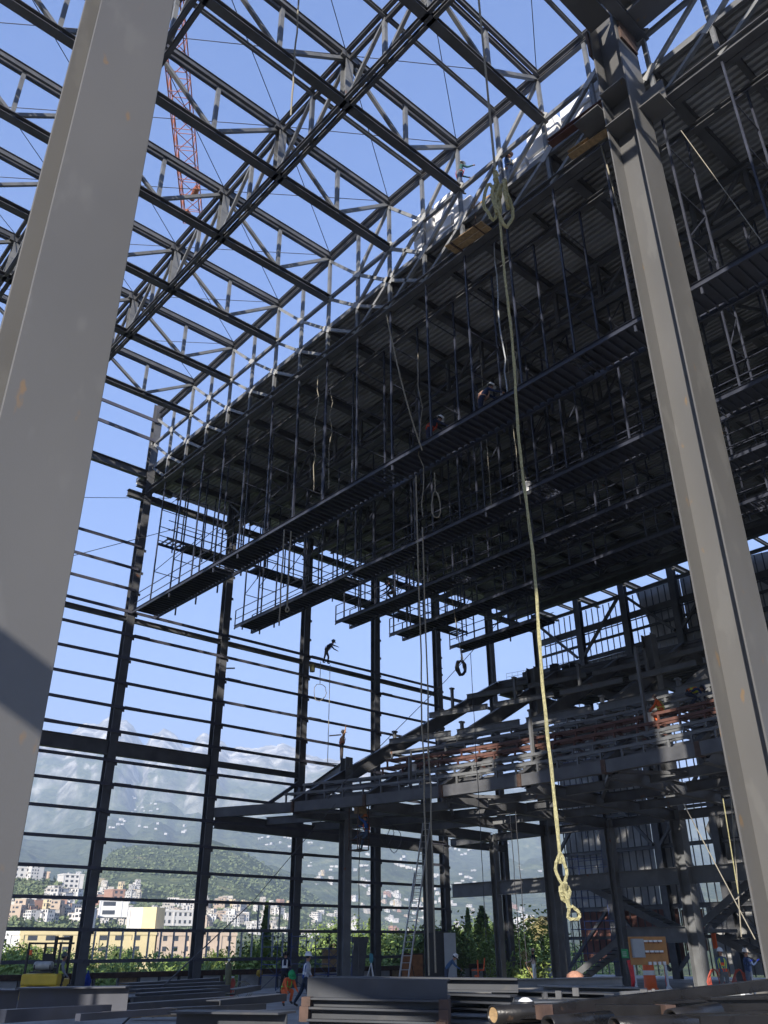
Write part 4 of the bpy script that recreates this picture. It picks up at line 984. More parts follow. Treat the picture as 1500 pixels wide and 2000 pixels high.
hang(561, 1040, 1185, 30.2, .03, 'pale rope with knot hanging below the first catwalk, left end', amp=.02, seed=14, loop=(.06, .1, 1.5))
hang(850, 925, 960, 27, .025, 'small looped rope hanging under the first catwalk', loop=(.16, .55, 1.2), seed=15)
hang(960, 700, 990, 28, .016, 'thin straight rope between catwalks left of the bucket', seed=16)
hang(1017, 640, 985, 28.3, .016, 'thin straight rope just left of the bucket', seed=17)
hang(640, 1300, 1490, 47, .02, 'thin rope dropping from the climber on the girt', seed=18)
hang(625, 1295, 1335, 47.2, .02, 'loop of rope below the climber on the girt', loop=(.35, .5, 1), seed=19)
hang(950, 1280, 1840, 34, .014, 'very thin line falling beside the low frame columns', 'cable', seed=20)
hang(1030, 1590, 1900, 36, .016, 'thin line falling right of the low frame columns', 'cable', seed=21)
hang(1018, 1590, 1900, 36.4, .016, 'second thin line falling right of the low frame columns', 'cable', seed=22)
hang(700, 1620, 1900, 30, .014, 'thin cable dropping from the hanging basket', 'cable', seed=23)
def line(P, Q, r_, label, material='thinrope', sag=0, n=10):
    P, Q = V3(P), V3(Q); m = MB(); m.tube([P.lerp(Q, i / n) - V3((0, 0, 4 * sag * (i / n) * (1 - i / n))) for i in range(n + 1)], r_, 5)
    tag(m.build('rope', M[material]), label, 'rope')
def atd(px, py, d):
    r_ = ray(px, py); return EYE + r_ * (d / math.hypot(r_.x, r_.y))
line(atd(755, 615, 24.5), atd(825, 880, 26), .03, 'slanting rope from the truss down to the bending catwalk worker', sag=.5)
line(atd(1170, 270, 20.8), atd(1212, 420, 21.0), .03, 'slanting rope beside the red oxide beam')
line(atd(1330, 255, 19), atd(1490, 475, 18), .014, 'slanting rope in the upper right corner')
line(atd(1335, 1570, 20), atd(1475, 1835, 18.5), .012, 'thin slanting rope over the right stairs')
line(atd(1385, 980, 21), atd(1500, 1290, 20), .02, 'slanting rope right of the right column')
line(atd(1412, 1560, 21), atd(1442, 1745, 21), .013, 'rope falling in front of the right stairs, left one', 'rope')
line(atd(1425, 1520, 21.5), atd(1448, 1830, 21), .013, 'rope falling in front of the right stairs, right one')
line(atd(490, 1765, 40), atd(655, 1570, 36), .014, 'thin stay cable rising from the low wall to the balcony tip', 'cable')
line(atd(240, 2000, 20), atd(490, 1765, 40), .02, 'stay cable running from the front beams to the low wall', 'cable')
line((-6, 41.6, 8), (20.6, 41.2, 24), .02, 'long thin stay cable rising across the left bays of the wall', 'cable')
line((-6, 41.7, 17), (19.8, 41.5, 25.8), .018, 'upper thin stay cable rising across the left bays of the wall', 'cable')
line(atd(870, 1330, 42), atd(1050, 1130, 40), .018, 'thin stay cable crossing behind the hanging coil', 'cable')
line(atd(640, 1560, 42), atd(870, 1330, 42), .018, 'thin stay cable crossing to the balcony tip', 'cable')
line(atd(-40, 1378, 70), atd(1000, 1515, 120), .05, 'thin overhead wire outside in front of the mountain', 'cable', sag=1.2)
# coil of black hose on a rope
cp = hit(1, 30.0, 903, 1303)
m = MB()
for i in range(5): m.tube(coil(cp + V3((0, .05 * i, 0)), .20 + .012 * i, .38 + .02 * (i % 3), 1.05, .03, 18, ra + .1 * i, seed=i), .035, 6)
tag(m.build('hose_coil', M['black']), 'coil of black hose hanging in mid air from a rope', 'hose coil')
line(cp + V3((0, 0, .4)), cp + V3((-.9, .2, 7.2)), .026, 'rope carrying the hanging black hose coil')
m = MB(); m.cyl(cp + V3((0, 0, .38)), cp + V3((0, 0, .75)), .05, 6); m.tube(coil(cp + V3((0, 0, .5)), .06, .09, 1, .02, 10, ra), .02, 5)
tag(m.build('hook', M['ltgrey']), 'small hook at the top of the hanging hose coil', 'hook')
def bucket(P, r_, h, label, material='wpaint', handle=True):
    P = V3(P); e = empty('bucket', P, label, 'bucket')
    m = MB(); m.lathe(P, [(r_ * .82, 0), (r_, h), (r_ * 1.07, h), (r_ * 1.07, h * .93), (r_ * .93, h * .93), (r_ * .78, .02)], 14); m.build('tub', M[material], e)
    if handle:
        m = MB(); m.tube([P + V3((math.cos(a) * r_, 0, h * .95 + math.sin(a) * r_ * 1.1)) for a in [PI * k / 8 for k in range(9)]], .008, 4); m.build('handle', M['cable'], e)
bucket(hit(0, 24.3, 1030, 962), .19, .42, 'pale blue white bucket hanging at the edge of the second catwalk')
line(hit(0, 24.3, 1030, 950) + V3((0, 0, .2)), hit(0, 24.3, 1030, 950) + V3((0, .1, .8)), .012, 'short rope holding the pale bucket on the catwalk')
bucket((33.25, 19.85, 10.55), .2, .42, 'white bucket beside the sitting orange worker on the balcony')
bucket(hit(0, 30.6, 808, 1508), .17, .38, 'white bucket on the balcony rows near the long ropes')
bucket(hit(1, 41.7, 610, 1303) + V3((0, 0, -.3)), .2, .45, 'dark green bucket tied to the third wall column by the climber', 'gcyl')
# man basket below the balcony front
b0 = V3((28.9, 34.5, 6.2)); e = empty('work_basket', b0, 'small rust-red suspended work basket below the balcony front', 'basket')
m = MB()
for z in (0, .5, 1.0):
    for a, b_ in (((-.35, -.35), (.35, -.35)), ((.35, -.35), (.35, .35)), ((.35, .35), (-.35, .35)), ((-.35, .35), (-.35, -.35))): m.bar(b0 + V3((*a, z)), b0 + V3((*b_, z)), .04, .04)
for a in ((-.35, -.35), (.35, -.35), (.35, .35), (-.35, .35)): m.bar(b0 + V3((*a, 0)), b0 + V3((*a, 2.2)), .04, .04, (1, 0, 0))
m.build('cage', M['rust'], e); m = MB(); m.box(b0 + V3((0, 0, .02)), (.68, .68, .03)); m.build('floor', M['dsteel'], e)
m = MB(); m.box(b0 + V3((.1, 0, 2.0)), (.5, .4, .5)); tag(m.build('tool_bag', M['plyold']), 'grubby brown tool bag hanging above the work basket', 'bag')
for i, (xx, z0) in enumerate(((29.6, 6.4), (30.1, 6.1))):
    m = MB(); m.tube(coil((xx, 33.2, z0 + .6), .35, .6, 1, .02, 16, ra), .018, 5)
    tag(m.build('hanging_cable', M['cable']), ('left', 'right')[i] + ' of two cable loops hanging under the balcony front', 'cable', 'cable loops under the balcony')

# ------------------------------------------------------------------ things standing on the slab
def fl(px, py, z=0.0): return hit(2, z, px, py)
# extension ladder
lb = V3((34.6, 37.6, 0)); lt = V3((36.2, 36.9, 9.1)); e = empty('extension_ladder', lb, 'long aluminium extension ladder leaning against the balcony column', 'ladder')
sx_ = V3((math.sin(R(YAW)), -math.cos(R(YAW)), 0)) * .24
for k, (t0, t1, off, w_) in enumerate(((0, .62, 0, 1.0), (.45, 1, .06, .84))):
    a, b_ = lb.lerp(lt, t0), lb.lerp(lt, t1); o_ = V3((0, -off, 0))
    for sg in (-1, 1):
        m = MB(); m.bar(a + sx_ * sg * w_ + o_, b_ + sx_ * sg * w_ + o_, .035, .09); m.build('rail', M['alu'], e)
    n_ = int((b_ - a).length / .32)
    for i in range(n_):
        p = a.lerp(b_, (i + .5) / n_) + o_; m = MB(); m.cyl(p - sx_ * w_, p + sx_ * w_, .018, 6); m.build('rung', M['alu'], e)
# forklift
F0 = V3((14.9, 36.9, 0)); fr = R(YAW + 180)
e = empty('forklift', F0, 'yellow forklift seen from behind with gas tank and black overhead guard', 'forklift'); e['_org'] = [0, 0, 0]; e.rotation_euler = (0, 0, fr)
def fb(name, material, *boxes, bev=0, extra=None):
    m = MB()
    for c, d in boxes: m.box(c, d)
    if extra: extra(m)
    o = m.build(name, M[material], None, origin=V3((0, 0, 0))); o.parent = e
    if bev:
        b_ = o.modifiers.new('b', 'BEVEL'); b_.width = bev; b_.segments = 3; b_.limit_method = 'ANGLE'
    return o
fb('counterweight', 'yellow', ((.0, 0, .86), (.9, 1.42, .42)), ((.02, -.56, .42), (.8, .3, .55)), ((.02, .56, .42), (.8, .3, .55)), bev=.08)
fb('body', 'yellow', ((-.9, 0, .62), (1.2, 1.1, .5)), bev=.04)
fb('chassis', 'black', ((-.4, 0, .35), (1.6, .8, .36)))
for y in (-.52, .52):
    fb('wheel', 'black', extra=lambda m, y=y: m.cyl((.0, y - .1, .27), (.0, y + .1, .27), .27, 16))
    fb('wheel', 'black', extra=lambda m, y=y: m.cyl((-1.4, y - .12, .33), (-1.4, y + .12, .33), .33, 16))
fb('gas_tank', 'silver', extra=lambda m: m.lathe((.15, -.38, 1.33), [(.02, 0), (.14, .03), (.165, .1), (.165, .66), (.14, .73), (.02, .76)], 14, (0, 1, 0)))
fb('tank_cradle', 'black', ((.1, 0, 1.12), (.5, .9, .06)), ((.3, -.3, 1.25), (.03, .04, .25)), ((.3, .3, 1.25), (.03, .04, .25)))
fb('seat', 'black', ((-.55, 0, 1.2), (.5, .5, .16)), ((-.3, 0, 1.5), (.12, .5, .5)), bev=.04)
fb('overhead_guard', 'black', ((.35, -.62, 1.55), (.08, .07, 1.1)), ((.35, .62, 1.55), (.08, .07, 1.1)), ((-1.1, -.5, 1.5), (.08, .07, 1.2)), ((-1.1, .5, 1.5), (.08, .07, 1.2)), ((-.4, -.6, 2.12), (1.6, .08, .07)), ((-.4, .6, 2.12), (1.6, .08, .07)), *[((-.4 + .24 * k, 0, 2.12), (.06, 1.2, .05)) for k in range(-3, 4)])
fb('mast', 'black', ((-1.7, -.3, 1.25), (.14, .1, 2.3)), ((-1.7, .3, 1.25), (.14, .1, 2.3)), ((-1.7, 0, 2.3), (.1, .7, .1)), ((-1.7, 0, 1.3), (.1, .7, .08)))
fb('fork', 'dsteel', ((-2.2, -.25, .08), (1.0, .1, .04))); fb('fork', 'dsteel', ((-2.2, .25, .08), (1.0, .1, .04)))
fb('tail_light', 'cone', ((.4, -.5, 1.8), (.05, .1, .18)))
# scaffold towers
def scaffold(P, w_, d_, h, ang, label, levels):
    e = empty('scaffold_tower', P, label, 'scaffold'); e['_org'] = [0, 0, 0]; e.rotation_euler = (0, 0, ang)
    def pt(m, nm):
        o = m.build(nm, M['bluesc'], None, origin=V3((0, 0, 0))); o.parent = e
    for x in (-w_ / 2, w_ / 2):
        for y in (-d_ / 2, d_ / 2):
            m = MB(); m.cyl((x, y, 0), (x, y, h), .025, 6); pt(m, 'standard')
    for i in range(levels):
        z = h * (i + .5) / levels
        m = MB()
        for x in (-w_ / 2, w_ / 2):
            m.cyl((x, -d_ / 2, z), (x, d_ / 2, z), .02, 5); m.cyl((x, -d_ / 2, z + .5), (x, d_ / 2, z + .5), .02, 5)
        for y in (-d_ / 2, d_ / 2): m.cyl((-w_ / 2, y, z), (w_ / 2, y, z), .018, 5)
        pt(m, 'ledger')
        for y in (-d_ / 2, d_ / 2):
            m = MB(); m.cyl((-w_ / 2, y, z - h / levels / 2), (w_ / 2, y, z + h / levels / 2), .015, 4); m.cyl((w_ / 2, y, z - h / levels / 2), (-w_ / 2, y, z + h / levels / 2), .015, 4); pt(m, 'cross_brace')
scaffold((29.0, 40.6, 0), 2.0, 1.2, 2.6, .1, 'low blue scaffold tower by the third wall column', 2)
scaffold((32.3, 40.6, 0), 1.6, 1.2, 2.5, .0, 'second low blue scaffold tower just right of the third wall column', 2)
scaffold((53.0, 38.0, 0), 1.6, 3.2, 7.8, .0, 'tall blue scaffold tower in front of the far side wall corner', 4)
scaffold((50.6, 37.5, 8.3), 2.2, 3.0, 6.0, .2, 'scaffold tower standing at balcony level in the far corner', 3)
# plywood box, boards, tripod
P = fl(655, 1922); e = empty('plywood_crate', P, 'open plywood crate on legs with black side panel', 'crate')
q3 = Matrix.Rotation(R(YAW - 90 + 20), 3, 'Z')
P2 = V3((P.x, P.y, 0))
def obx(c, d, nm, material, par, org=None, rot=None):
    m = MB(); rt = rot or q3; m.box(org + rt @ V3(c), d, rt); m.build(nm, M[material], par)
obx((-.35, 0, 1.35), (1.0, .06, .9), 'plywood_face', 'wood', e, P2); obx((.55, .2, 1.35), (.7, .5, .92), 'black_box', 'black', e, P2)
for x in (-.8, .1, .8): obx((x, .1, .45), (.08, .08, .9), 'leg', 'plyold', e, P2)
obx((-.2, .25, 1.83), (1.9, .6, .05), 'lid', 'dsteel', e, P2)
P = fl(700, 1925); m = MB(); m.box(P + V3((0, 0, 1.3)), (.8, .1, 1.9), q3 @ Matrix.Rotation(.12, 3, 'Y')); m.box(P + V3((.1, 0, 2.3)), (1.0, .12, .3), q3)
tag(m.build('ragged_sheet', M['dsteel']), 'dark ragged panel standing behind the plywood crate', 'panel')
P = fl(806, 1926); e = empty('orange_board', (P.x, P.y, 0), 'square orange-brown plywood board with dark frame and hanging cable', 'board')
P2 = V3((P.x, P.y, 0)); q0 = Matrix.Rotation(R(YAW - 90), 3, 'Z')
obx((0, 0, .95), (1.15, .04, 1.15), 'panel', 'ply2', e, P2, q0)
for c, d in (((0, 0, 1.56), (1.27, .08, .07)), ((0, 0, .34), (1.27, .08, .07)), ((-.61, 0, .95), (.07, .08, 1.15)), ((.61, 0, .95), (.07, .08, 1.15)), ((-.5, 0, .15), (.08, .08, .3)), ((.5, 0, .15), (.08, .08, .3))): obx(c, d, 'frame', 'rust', e, P2, q0)
m = MB(); m.tube([P2 + q0 @ V3((-.05, -.06, 1.7)), P2 + q0 @ V3((-.08, -.08, 1.2)), P2 + q0 @ V3((.05, -.07, .7)), P2 + q0 @ V3((.1, -.07, .4))], .02, 5); m.build('cable', M['black'], e)
P = fl(858, 1928); m = MB(); m.box(V3((P.x, P.y, 1.3)), (1.1, .05, 2.6), q0); tag(m.build('black_sheet', M['black']), 'tall black sheet standing behind the bending man', 'sheet')
P = fl(882, 1930); m = MB(); m.box(V3((P.x, P.y, 1.3)), (.62, .05, 2.55), q0); tag(m.build('grey_sheet', M['ltgrey']), 'tall light grey sheet standing behind the bending man', 'sheet')
P = fl(725, 1932); e = empty('survey_tripod', (P.x, P.y, 0), 'white survey tripod carrying a teal instrument', 'tripod'); P2 = V3((P.x, P.y, 0))
for k in range(3):
    a = k * 2.09 + .5; m = MB(); m.bar(P2 + V3((math.cos(a) * .38, math.sin(a) * .38, .0)), P2 + V3((0, 0, 1.2)), .04, .04); m.build('leg', M['wpaint'], e)
m = MB(); m.cyl(P2 + V3((0, 0, 1.2)), P2 + V3((0, 0, 1.26)), .09, 10); m.build('head', M['teal'], e)
m = MB(); m.box(P2 + V3((0, 0, 1.42)), (.2, .16, .3), q0); m.cyl(P2 + q0 @ V3((0, -.13, 1.44)), P2 + q0 @ V3((0, .13, 1.44)), .05, 8); m.box(P2 + V3((0, 0, 1.6)), (.16, .05, .05), q0); m.build('instrument', M['teal'], e)
# gas cylinders
def gcyl(px, py, h, r_, material, label):
    P = fl(px, py); e = empty('gas_cylinder', P, label, 'gas cylinder')
    m = MB(); m.lathe(P, [(r_ * .95, 0), (r_, .04), (r_, h * .8), (r_ * .8, h * .88), (r_ * .35, h * .93), (r_ * .3, h * .95)], 14); m.build('tank', M[material], e)
    m = MB(); m.cyl(P + V3((0, 0, h * .95)), P + V3((0, 0, h)), r_ * .3, 8); m.box(P + V3((0, 0, h * 1.0)), (.12, .04, .04)); m.build('valve', M['alu'], e)
gcyl(442, 1955, 1.5, .13, 'gcyl', 'tall olive gas cylinder with silver neck'); gcyl(452, 1954, .85, .12, 'rcyl', 'short red gas cylinder beside the tall olive one')
P = fl(468, 1956); m = MB()
for i in range(3): m.tube(coil(P + V3((.1 * i, 0, .36)), .3, .34, 1, .015, 16, ra + .2 * i), .014, 5)
tag(m.build('welding_hose', M['thinrope']), 'thin grey welding hose loops beside the gas cylinders', 'hose')
# bag on the parapet and small things
m = MB(); m.lathe((19.3, 42.6, .32), [(.02, 0), (.16, .08), (.2, .25), (.12, .45), (.04, .6), (.03, .7)], 10); tag(m.build('blue_bag', cloth((.02, .05, .3))), 'blue cloth bag hanging on the parapet', 'bag')
m = MB(); m.lathe((28.6, 42.2, .55), [(.02, 0), (.18, .1), (.14, .3), (.02, .35)], 9); tag(m.build('red_bundle', cloth((.4, .25, .03))), 'small red and yellow bundle on the parapet by the second bay', 'bundle')
P = fl(935, 1925); m = MB(); m.bar(P + V3((0, 0, .3)), P + V3((0, 0, 1.25)), .06, .06, (1, 0, 0)); m.bar(P + V3((-.3, .2, .75)), P + V3((.3, -.2, .75)), .06, .06); m.bar(P + V3((.25, -.2, .75)), P + V3((.32, -.25, 1.35)), .05, .05); m.cyl(P + V3((-.2, 0, 0)), P + V3((-.1, 0, .5)), .14, 8)
tag(m.build('pipe_threader', M['cone']), 'orange and yellow tool stand behind the beam stack', 'tool stand')
for i in range(7):
    P = V3((44.4 + .22 * i, 36.6 + .25 * i * .3, 0)); m = MB(); m.bar(P, P + V3((-.5, .6, 1.5 + .12 * (i % 3))), .08, .04)
    tag(m.build('leaning_board', M['wood']), 'one of several boards leaning under the balcony by the man in the cap', 'board', 'boards leaning under the balcony')
for i, (px, py, s) in enumerate(((1125, 1926, .62), (1178, 1930, .45))):
    P = fl(px, py); m = MB(); m.lathe(P, [(s * .6, 0), (s * .9, s * .3), (s * .7, s * .9), (s * .25, s * 1.15)], 8); tag(m.build('sack', cloth((.42, .22, .16) if i == 0 else (.5, .32, .28))), ['large pinkish sack at the foot of the lowest stair', 'smaller pinkish sack right of the lowest stair'][i], 'sack')
# switchboard on stands
PA, PB = fl(1240, 1955), fl(1318, 1953); e = empty('switchboard', PA, 'orange plywood switchboard with grey box and sockets on two pale stands', 'switchboard')
dv = (PB - PA); dv.z = 0; Ld = dv.length; dvn = dv.normalized(); ang = math.atan2(dvn.y, dvn.x); qs = Matrix.Rotation(ang, 3, 'Z'); mid = (PA + PB) / 2
def sb(nm, material, c, d, rot=None): 
    m = MB(); m.box(mid + qs @ V3(c), d, (qs if rot is None else rot)); m.build(nm, M[material], e)
sb('board', 'ply', (0, 0, 1.73), (1.72, .04, 1.0)); sb('fuse_box', 'ltgrey', (-.52, -.1, 1.82), (.5, .16, .66))
for r0_, z in enumerate((2.05, 1.68)):
    for k in range(4):
        x = -.12 + k * .22
        sb('socket', 'wpaint', (x, -.06, z + .02), (.17, .08, .07)); sb('socket_cover', 'ply2', (x + .02, -.05, z - .04), (.16, .05, .05))
for k in range(4): sb('outlet', 'wpaint', (-.04 + k * .22, -.05, 1.28), (.13, .07, .11))
for sg in (-1, 1):
    sb('post', 'stud', (sg * .72, .05, .9), (.07, .07, 1.8))
    for a in (-1, 0, 1):
        m = MB(); p = mid + qs @ V3((sg * .72, .05, .55)); m.bar(p, mid + qs @ V3((sg * .72 + a * .34, .05 + (.25 if a == 0 else -.15), 0)), .05, .05); m.build('foot', M['stud'], e)
# red hoses
def hose(pts, r_, label):
    P_ = [V3(p) for p in pts]; out = []
    for i in range(len(P_) - 1):
        p0, p1, p2, p3 = P_[max(i - 1, 0)], P_[i], P_[i + 1], P_[min(i + 2, len(P_) - 1)]
        for k in range(6):
            t = k / 6; out.append(.5 * ((2 * p1) + (p2 - p0) * t + (2 * p0 - 5 * p1 + 4 * p2 - p3) * t * t + (3 * p1 - p0 - 3 * p2 + p3) * t ** 3))
    out.append(P_[-1]); m = MB(); m.tube(out, r_, 9); tag(m.build('red_hose', M['redhose']), label, 'hose')
hose([PA + V3((.1, .1, 1.4)), PA + V3((.15, .05, .7)), PA + V3((-.05, .1, .25)), fl(1190, 1958, .32), fl(1150, 1963, .34), fl(1115, 1965, .34), fl(1070, 1968, .33)], .1, 'thick red hose rising to the switchboard from the floor')
hose([mid + qs @ V3((.74, .1, 1.3)), mid + qs @ V3((.78, .2, .5)), mid + qs @ V3((.9, .3, .08)), mid + qs @ V3((1.0, .6, .05))], .05, 'short red hose at the right stand of the switchboard')
# traffic drum
P = fl(1272, 1934); e = empty('traffic_drum', P, 'orange traffic barrel with white band behind the switchboard', 'traffic barrel')
m = MB(); m.lathe(P, [(.36, 0), (.36, .08), (.31, .1), (.28, .62), (.28, .64)], 18); m.lathe(P + V3((0, 0, .84)), [(.275, 0), (.25, .42), (.2, .46), (.18, .44), (.03, .44)], 18); m.build('barrel', M['cone'], e)
m = MB(); m.lathe(P + V3((0, 0, .64)), [(.283, 0), (.279, .2)], 18); m.build('white_band', M['wpaint'], e)
# green plate with exit style sign on the column
m = MB(); m.box((42.2, 28.7, 1.55), (.02, .42, .42)); sg_ = tag(m.build('safety_sign', M['green']), 'small square green safety sign fixed to the frame column', 'sign')
m = MB(); 
for k in range(3): m.box((42.185, 28.72, 1.62 - k * .09), (.006, .26, .025))
m.build('lettering', M['wpaint'], sg_)
m = MB(); m.box((XF + 2.0, 24.9, 2.1), (.1, .2, .7)); tag(m.build('orange_banner', M['cone']), 'orange cloth strip hanging right of the switchboard', 'cloth')
# hand carts with hose behind the two men
for i, (px, py) in enumerate(((1402, 1944), (1452, 1945))):
    P = fl(px, py); m = MB()
    for k in range(4): m.tube(coil(P + V3((.08 * k, .05 * k, .5)), .34 - .03 * k, .46, 1, .02, 16, ra + .15 * k, seed=k), .022, 5)
    tag(m.build('cable_reel', M['rcyl']), ['reddish coil of hoses left of the man in the orange vest', 'reddish coil of hoses right of the man in the orange vest'][i], 'hose coil')
m = MB(); P = fl(1450, 1944, 1.1); m.cyl(P, fl(1490, 1950, .6), .05, 8); tag(m.build('white_pipe', M['wpaint']), 'white plastic pipe slanting in front of the man in the dark blue jacket', 'pipe')
m = MB(); P = fl(1372, 1950); m.box(P + V3((0, 0, .06)), (.5, .4, .1), Matrix.Rotation(.4, 3, 'Z')); m.lathe(P + V3((.3, .2, .0)), [(.02, 0), (.2, .04), (.15, .16), (.02, .2)], 8)
tag(m.build('lime_rag', cloth((.12, .6, .08))), 'lime green rag lying left of the man in the orange vest', 'rag')
P = atd(1027, 1967, 15.5); m = MB(); m.lathe(P, [(.16, -.16), (.15, .0), (.11, .09), (.05, .13), (.0, .135)], 14); m.lathe(P + V3((0, 0, -.16)), [(.2, 0), (.2, .03)], 14)
tag(m.build('hard_hat', M['wpaint']), 'white and black hard hat lying on a beam beside the pipe end', 'hard hat')
m = MB(); m.lathe(P + V3((-.01, -.02, -.02)), [(.158, -.08), (.155, .02), (.12, .1)], 14); tag(m.build('dark_cap_cover', M['black']), 'dark cover stretched over the hard hat by the pipe end', 'cover')

# ------------------------------------------------------------------ steel lying in the foreground
def lie(name, pxa, pya, da, pxb, pyb, db, w_, h, label, material='stack', kind='isec', group='steel beams stacked in the foreground', up=(0, 0, 1), ends=None, cat='beam'):
    A, B = atd(pxa, pya, da), atd(pxb, pyb, db); m = MB()
    if kind == 'isec': m.isec(A, B, w_, h, .022, .018, up)
    elif kind == 'csec': m.csec(A, B, w_, h, .018, up, flip=-1)
    elif kind == 'box': m.bar(A, B, w_, h, up)
    elif kind == 'tube':
        P_, Q_, d_, sx2, sz2, L2 = m.frame(A, B, up); n_ = 18; r_ = w_
        vs = []
        for pp, rr in ((P_, r_), (Q_, r_), (Q_, r_ - .012), (P_, r_ - .012)):
            vs += [pp + sx2 * math.cos(2 * PI * k / n_) * rr + sz2 * math.sin(2 * PI * k / n_) * rr for k in range(n_)]
        m.add(vs, [(j * n_ + k, j * n_ + (k + 1) % n_, ((j + 1) % 4) * n_ + (k + 1) % n_, ((j + 1) % 4) * n_ + k) for j in range(4) for k in range(n_)], True)
    o = m.build(name, M[material])
    tag(o, label, cat, group)
    if ends:
        d_ = (B - A).normalized(); 
        for t_, on in ((A, ends[0]), (B, ends[1])):
            if on:
                m = MB(); sg = 1 if t_ is A else -1; m.bar(t_ - d_ * sg * .012, t_ + d_ * sg * .10, w_ + .012, h + .012, up); m.build('bare_end', M['rust'], o)
    return o
# main stack: channels on edge, side faces towards the viewer
rows = [(650, 1878 + 42, 1012, 1878 + 45, 12.6, .30, 0, 'topmost long beam of the main grey stack, reaching furthest right'),
        (600, 1934, 874, 1940, 12.0, .34, 1, 'thick beam second from the top of the main grey stack'),
        (600, 1962, 874, 1966, 12.0, .22, 1, 'beam below the middle gap of the main grey stack'),
        (598, 1981, 874, 1988, 11.9, .17, 1, 'beam with pale scratches low in the main grey stack'),
        (604, 2012, 874, 2016, 11.9, .2, 0, 'lowest visible beam of the main grey stack')]
rows = [(654, 1920, 1012, 1924, 12.9, .16, (0, 0), rows[0][-1]), (600, 1932, 874, 1938, 12.0, .26, (0, 0), rows[1][-1]), (596, 1960, 876, 1966, 12.0, .14, (1, 1), rows[2][-1]), (592, 1979, 876, 1987, 11.95, .15, (1, 1), rows[3][-1]), (604, 2003, 872, 2010, 11.9, .15, (0, 1), rows[4][-1])]
for xa, ya, xb_, yb, d, h, en, lb_ in rows:
    lie('stacked_beam', xa, ya, d, xb_, yb, d - .35, .26, h, lb_, 'stack', 'isec' if h < .2 else 'csec', ends=en)
for i, (xa, ya, xb_, yb, d, h, mt_) in enumerate(((876, 1948, 1004, 1952, 12.6, .10, 'stack'), (880, 1962, 1010, 1966, 12.9, .09, 'steel'), (878, 1974, 1015, 1980, 12.7, .10, 'stack'), (880, 1990, 1018, 1994, 12.4, .12, 'steel'), (872, 2002, 1010, 2006, 12.0, .10, 'stack'))):
    lie('stacked_beam', xa, ya, d, xb_, yb, d - .3, .3, h, '%s dark beam end from the top at the right side of the main stack' % OR1[i], mt_, 'isec', ends=None)
for i, px in enumerate((690, 868)):
    A = atd(px, 1953, 12.1); m = MB(); m.box(A - V3((0, 0, .03)), (.09, .12, .17)); m.box(A - V3((0, 0, .42)), (.09, .12, .17)); tag(m.build('spacer', M['dsteel']), ['left spacer block between beams of the main stack', 'right spacer block between beams of the main stack'][i], 'spacer', 'spacer blocks in the main stack')
# left group
lie('heavy_beam', 36, 1954, 16.5, 250, 1951, 15.9, .4, .36, 'deep dark plate girder lying at the left behind the long tube', 'csteel', 'isec', group='steel lying at the left')
lie('heavy_beam', -60, 1956, 17.2, 34, 1957, 17.0, .4, .36, 'plate girder end at the very left edge behind the long tube', 'csteel', 'isec', group='steel lying at the left')
lie('square_tube', 3, 1985, 14.5, 262, 1970, 16.5, .16, .16, 'long dark square tube across the left foreground', 'csteel', 'box', group='steel lying at the left', cat='tube')
lie('square_tube', 152, 1987, 14.6, 330, 1975, 16.5, .09, .09, 'thin square tube lying in front of the pale concrete at the left', 'csteel', 'box', group='steel lying at the left', cat='tube')
lie('open_beam', 345, 1997, 12.5, 560, 2001, 11.6, .4, .26, 'broad grey beam at the bottom edge left of the main stack', 'stack', 'isec', group='steel lying at the left')
for i, (xa, ya, xb_, yb, d, h) in enumerate(((250, 1925, 428, 1914, 24, .10), (254, 1932, 440, 1922, 22.5, .12), (266, 1941, 450, 1931, 21, .16), (276, 1947, 432, 1936, 20, .12), (250, 1955, 440, 1943, 19.5, .12), (262, 1970, 470, 1955, 17.5, .16), (430, 1962, 560, 1948, 18.5, .14), (345, 1975, 520, 1966, 17, .10), (460, 1938, 510, 1929, 24, .12), (255, 1962, 262, 1961, 17.6, .2))):
    lie('channel_steel', xa, ya, d, xb_, yb, d + 3, .3, h, '%s dark channel from the back in the pile left of the gas cylinders' % OR1[i], 'stack', 'csec', group='channels piled left of the gas cylinders', cat='channel')
P = fl(330, 1985, .1); m = MB(); m.box(P + V3((0, 0, .05)), (2.4, .5, .1), Matrix.Rotation(R(YAW - 88), 3, 'Z')); tag(m.build('dirty_plank', M['plyold']), 'dirty plank lying on the concrete left of the main stack', 'plank')
P = fl(365, 1934, .4); m = MB(); m.box(P, (.5, .2, .12), Matrix.Rotation(R(YAW - 88), 3, 'Z')); tag(m.build('wood_block', M['wood']), 'small wooden block on top of the channel pile', 'block')
